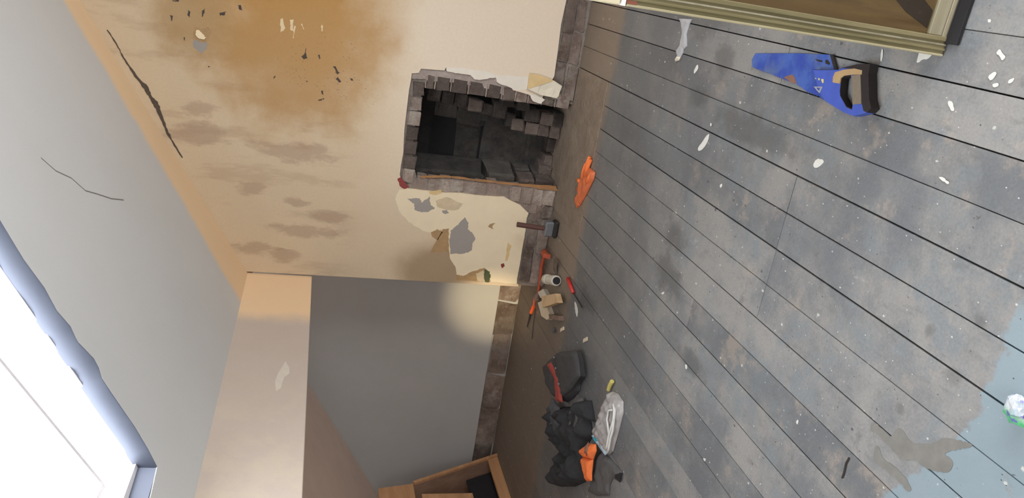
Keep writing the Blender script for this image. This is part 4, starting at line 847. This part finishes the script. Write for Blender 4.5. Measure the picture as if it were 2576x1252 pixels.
# orange glove on the hearth
g1 = DATA['glove1']
gl = thing('work_glove', 'orange work glove lying flat on the front edge of the hearth', 'glove', (-1.11, 4.21, 0), 'orange work gloves')
mk('palm', puffy([g1[i] for i in (3, 4, 5, 6, 7, 11, 12, 14, 15)], .018, .011, .025, .5, 8, .003), M['glove_rub'], gl, smooth=True)
mk('cuff', puffy([g1[7], g1[8], g1[9], g1[10], g1[11]], .013, .01, .02, .5, 9, .003), M['glove_rub'], gl, smooth=True)
for i, (a, b_) in enumerate((((-.955, 4.192, .016), (-1.06, 4.215, .02)), ((-.945, 4.218, .014), (-1.06, 4.24, .018)), ((-1.0, 4.262, .013), (-1.09, 4.262, .018)), ((-1.02, 4.128, .013), (-1.09, 4.165, .02)), ((-1.125, 4.345, .012), (-1.12, 4.28, .016)))):
    mid = (Vector(a) + Vector(b_)) / 2 + Vector((0, 0, .004)); mk('finger', tube([a, mid, b_], .012, 8, .015), M['glove'], gl, smooth=True)
# tool pouch
po = thing('tool_pouch', 'charcoal tool pouch with a red trim stripe lying on the floor', 'tool bag', (-2.25, 4.0, 0))
mk('body', puffy(DATA['pouch'], .065, .016, .05, .12, 2, .001), M['pouch'], po, smooth=True)
mk('flap', puffy(DATA['pouch_top'], .018, .016, .02, .25, 6, .058), M['pouch'], po, smooth=True)
mk('trim', puffy(DATA['pouch_red'], .012, .012, .014, .1, 5, .062), M['pouch_red'], po, smooth=True)
import itertools
for (x, y) in ((-2.16, 3.98), (-2.2, 3.92), (-2.25, 3.82)):
    q = bmesh.new(); bmesh.ops.create_uvsphere(q, u_segments=8, v_segments=5, radius=.007); bmesh.ops.translate(q, verts=q.verts, vec=(x, y, .084)); mk('rivet', q, M['steel'], po)
# black jacket
ja = thing('work_jacket', 'crumpled black work jacket heaped on the floor behind the clear packet', 'jacket', (-2.5, 3.55, 0))
mk('body', puffy(shrink([(p[0] - .012, p[1] + .03) if i in (6, 7, 8, 9, 10, 11) else p for i, p in enumerate(DATA['jacket'])], .955), .075, .016, .07, .75, 12, .001, 14), M['jacket'], ja, smooth=True)
sh_ = [(-2.42, 3.93), (-2.40, 3.80), (-2.50, 3.72), (-2.58, 3.74), (-2.62, 3.86), (-2.52, 3.97)]
mk('lining', puffy(sh_, .02, .012, .03, .8, 13, .055), M['jacket_grey'], ja, smooth=True)
mk('sleeve', puffy(shrink([(-2.19, 3.58), (-2.22, 3.50), (-2.34, 3.42), (-2.38, 3.47), (-2.42, 3.60), (-2.34, 3.66)], 1.0), .04, .013, .04, .4, 14, .02), M['rag'], ja, smooth=True)
# rag
rg = tag(mk('rag', puffy(DATA['rag'], .014, .015, .03, .7, 15, .001), M['rag'], None, origin=(*DATA['rag'][0], 0), smooth=True), 'flat dark grey rag spread on the boards below the black jacket', 'rag')
mk('burnt_corner', puffy(DATA['rag_corner'], .012, .01, .02, .3, 16, .010), M['black'], rg)
# second glove on the jacket
g2 = DATA['glove2']
gz = thing('work_glove', 'orange work glove lying on top of the black jacket', 'glove', (g2[3][0], g2[3][1], .03), 'orange work gloves')
mk('palm', puffy([g2[i] for i in (0, 1, 2, 3, 4, 10)], .028, .012, .03, .5, 17, .045), M['glove'], gz, smooth=True)
mk('cuff', puffy([g2[i] for i in (4, 5, 6, 7, 8, 9, 10)], .022, .012, .03, .4, 18, .045), M['glove'], gz, smooth=True)
gm = Vector(g2[1]) * .5 + Vector(g2[3]) * .5
mk('fold', puffy([(gm.x + .02, gm.y + .02), (gm.x - .02, gm.y + .035), (gm.x - .06, gm.y + .005), (gm.x - .03, gm.y - .015)], .012, .01, .015, .4, 19, .068), M['rust'], gz, smooth=True)
# clear packet with a white cable
pk = thing('plastic_packet', 'silvery clear plastic packet holding a white cable, yellow clip at one end', 'packet', (-2.1, 3.2, 0))
mk('film', puffy(shrink(DATA['packet'], .975), .03, .013, .04, .5, 20, .001, 30), M['packet'], pk, smooth=True)
mk('label', puffy(shrink(DATA['packet_label'], .95), .008, .012, .02, .4, 21, .022), M['label_blue'], pk, smooth=True)
l0 = DATA['packet_label']; mk('print', puffy(shrink([l0[0], l0[1], l0[2], l0[5]], .4), .006, .008, .01, .1, 22, .030), M['teal'], pk)
cpts = [(-1.965, 3.15, .037), (-1.985, 3.115, .040), (-2.03, 3.10, .041), (-2.08, 3.105, .041), (-2.13, 3.115, .039), (-2.19, 3.112, .037), (-2.225, 3.12, .033)]
mk('cable', tube(cpts, .0065, 8), M['cable'], pk, smooth=True)
mk('cable', tube([(p[0], p[1] - .018 if i > 2 else p[1], p[2] - .003) for i, p in enumerate(cpts)], .0065, 8), M['cable'], pk, smooth=True)
mk('cable', tube([(-1.99, 3.135, .04), (-2.02, 3.175, .043), (-2.07, 3.17, .043), (-2.10, 3.135, .042), (-2.13, 3.115, .04)], .005, 8), M['cable'], pk, smooth=True)
yl = tube([(-1.965, 3.285, .016), (-1.93, 3.272, .02), (-1.895, 3.254, .021)], .010, 10, .012); mk('clip', yl, M['yellow'], pk)
# small chips
for i, (x, y, r_, lab) in enumerate(((-1.915, 3.75, .4, 'pale wood chip lying beside the charcoal tool pouch'), (-2.05, 4.148, .2, 'tiny pale wood chip on the dusty floor in front of the debris pile'))):
    b = prism(FLAT, [(x - .03, y + .022), (x - .01, y + .03), (x + .03, y - .018), (x + .012, y - .03)], .001, .006)
    tag(mk('wood_chip', b, M['offcut_pale'], None, origin=(x, y, 0)), lab, 'wood chip', 'pale wood chips on the floor')
w_ = [(*p, .0035) for p in DATA['worm']]
tag(mk('twig', tube(w_, .0028, 6), M['dust'], None, origin=(w_[0][0], w_[0][1], 0)), 'thin curved dark twig lying on the boards near the blue paint', 'twig')
b = bmesh.new(); bmesh.ops.create_icosphere(b, subdivisions=3, radius=.034)
for v in b.verts:
    v.co *= 1 + .35 * mnoise.noise(v.co * 55) ; v.co.z *= .8
mz = min(v.co.z for v in b.verts); bmesh.ops.translate(b, verts=b.verts, vec=(-.738, 1.182, .001 - mz))
tag(mk('plastic_wrapper', b, M['wrap'], None, origin=(-.738, 1.182, 0)), 'crumpled shiny white and green plastic wrapper on the pale blue paint', 'wrapper')

# ------------------------------------------------------------------ wooden crate and planks stored under the eaves
cr = thing('wooden_crate', 'open pine crate standing on its end in the dark alcove', 'crate', (-3.7, 4.75, 0))
X0 = -3.65
def plank(n, p, q, w, t, mat, par):   # plank from p to q, width vector w, thickness vector t
    p, q, w, t = map(Vector, (p, q, w, t)); b = bmesh.new(); A = [b.verts.new(v) for v in (p, q, q + w, p + w)]; B = [b.verts.new(v.co + t) for v in A]
    b.faces.new(A); b.faces.new(B[::-1])
    for k in range(4): b.faces.new([A[k], A[(k + 1) % 4], B[(k + 1) % 4], B[k]])
    return mk(n, b, mat, par)
plank('side_panel', (X0, 5.055, 0), (X0, 4.716, .71), (-.4, 0, 0), (0, -.02, -.01), M['crate_dark'], cr)
plank('side_edge', (X0 + .018, 5.06, 0), (X0 + .018, 4.72, .715), (-.02, 0, 0), (0, -.024, -.012), M['crate'], cr)  # lit edge of the side panel, coloured in as a brighter pine strip
plank('bottom_rail', (X0 + .005, 5.03, .001), (X0 + .005, 4.0, .001), (0, -.0, .085), (-.02, 0, 0), M['crate'], cr)
plank('top_rail', (X0 + .01, 4.70, .715), (X0 + .01, 3.9, .715), (0, -.05, .26), (-.02, 0, 0), M['crate'], cr)
plank('shelf', (X0 - .005, 4.60, .28), (X0 - .005, 3.9, .28), (0, .0, .38), (-.018, 0, 0), M['crate'], cr)
plank('back_panel', (X0 - .09, 4.98, .01), (X0 - .09, 3.9, .01), (0, -.12, .26), (-.012, 0, 0), M['black'], cr)  # black sheet standing for the shaded inside of the crate
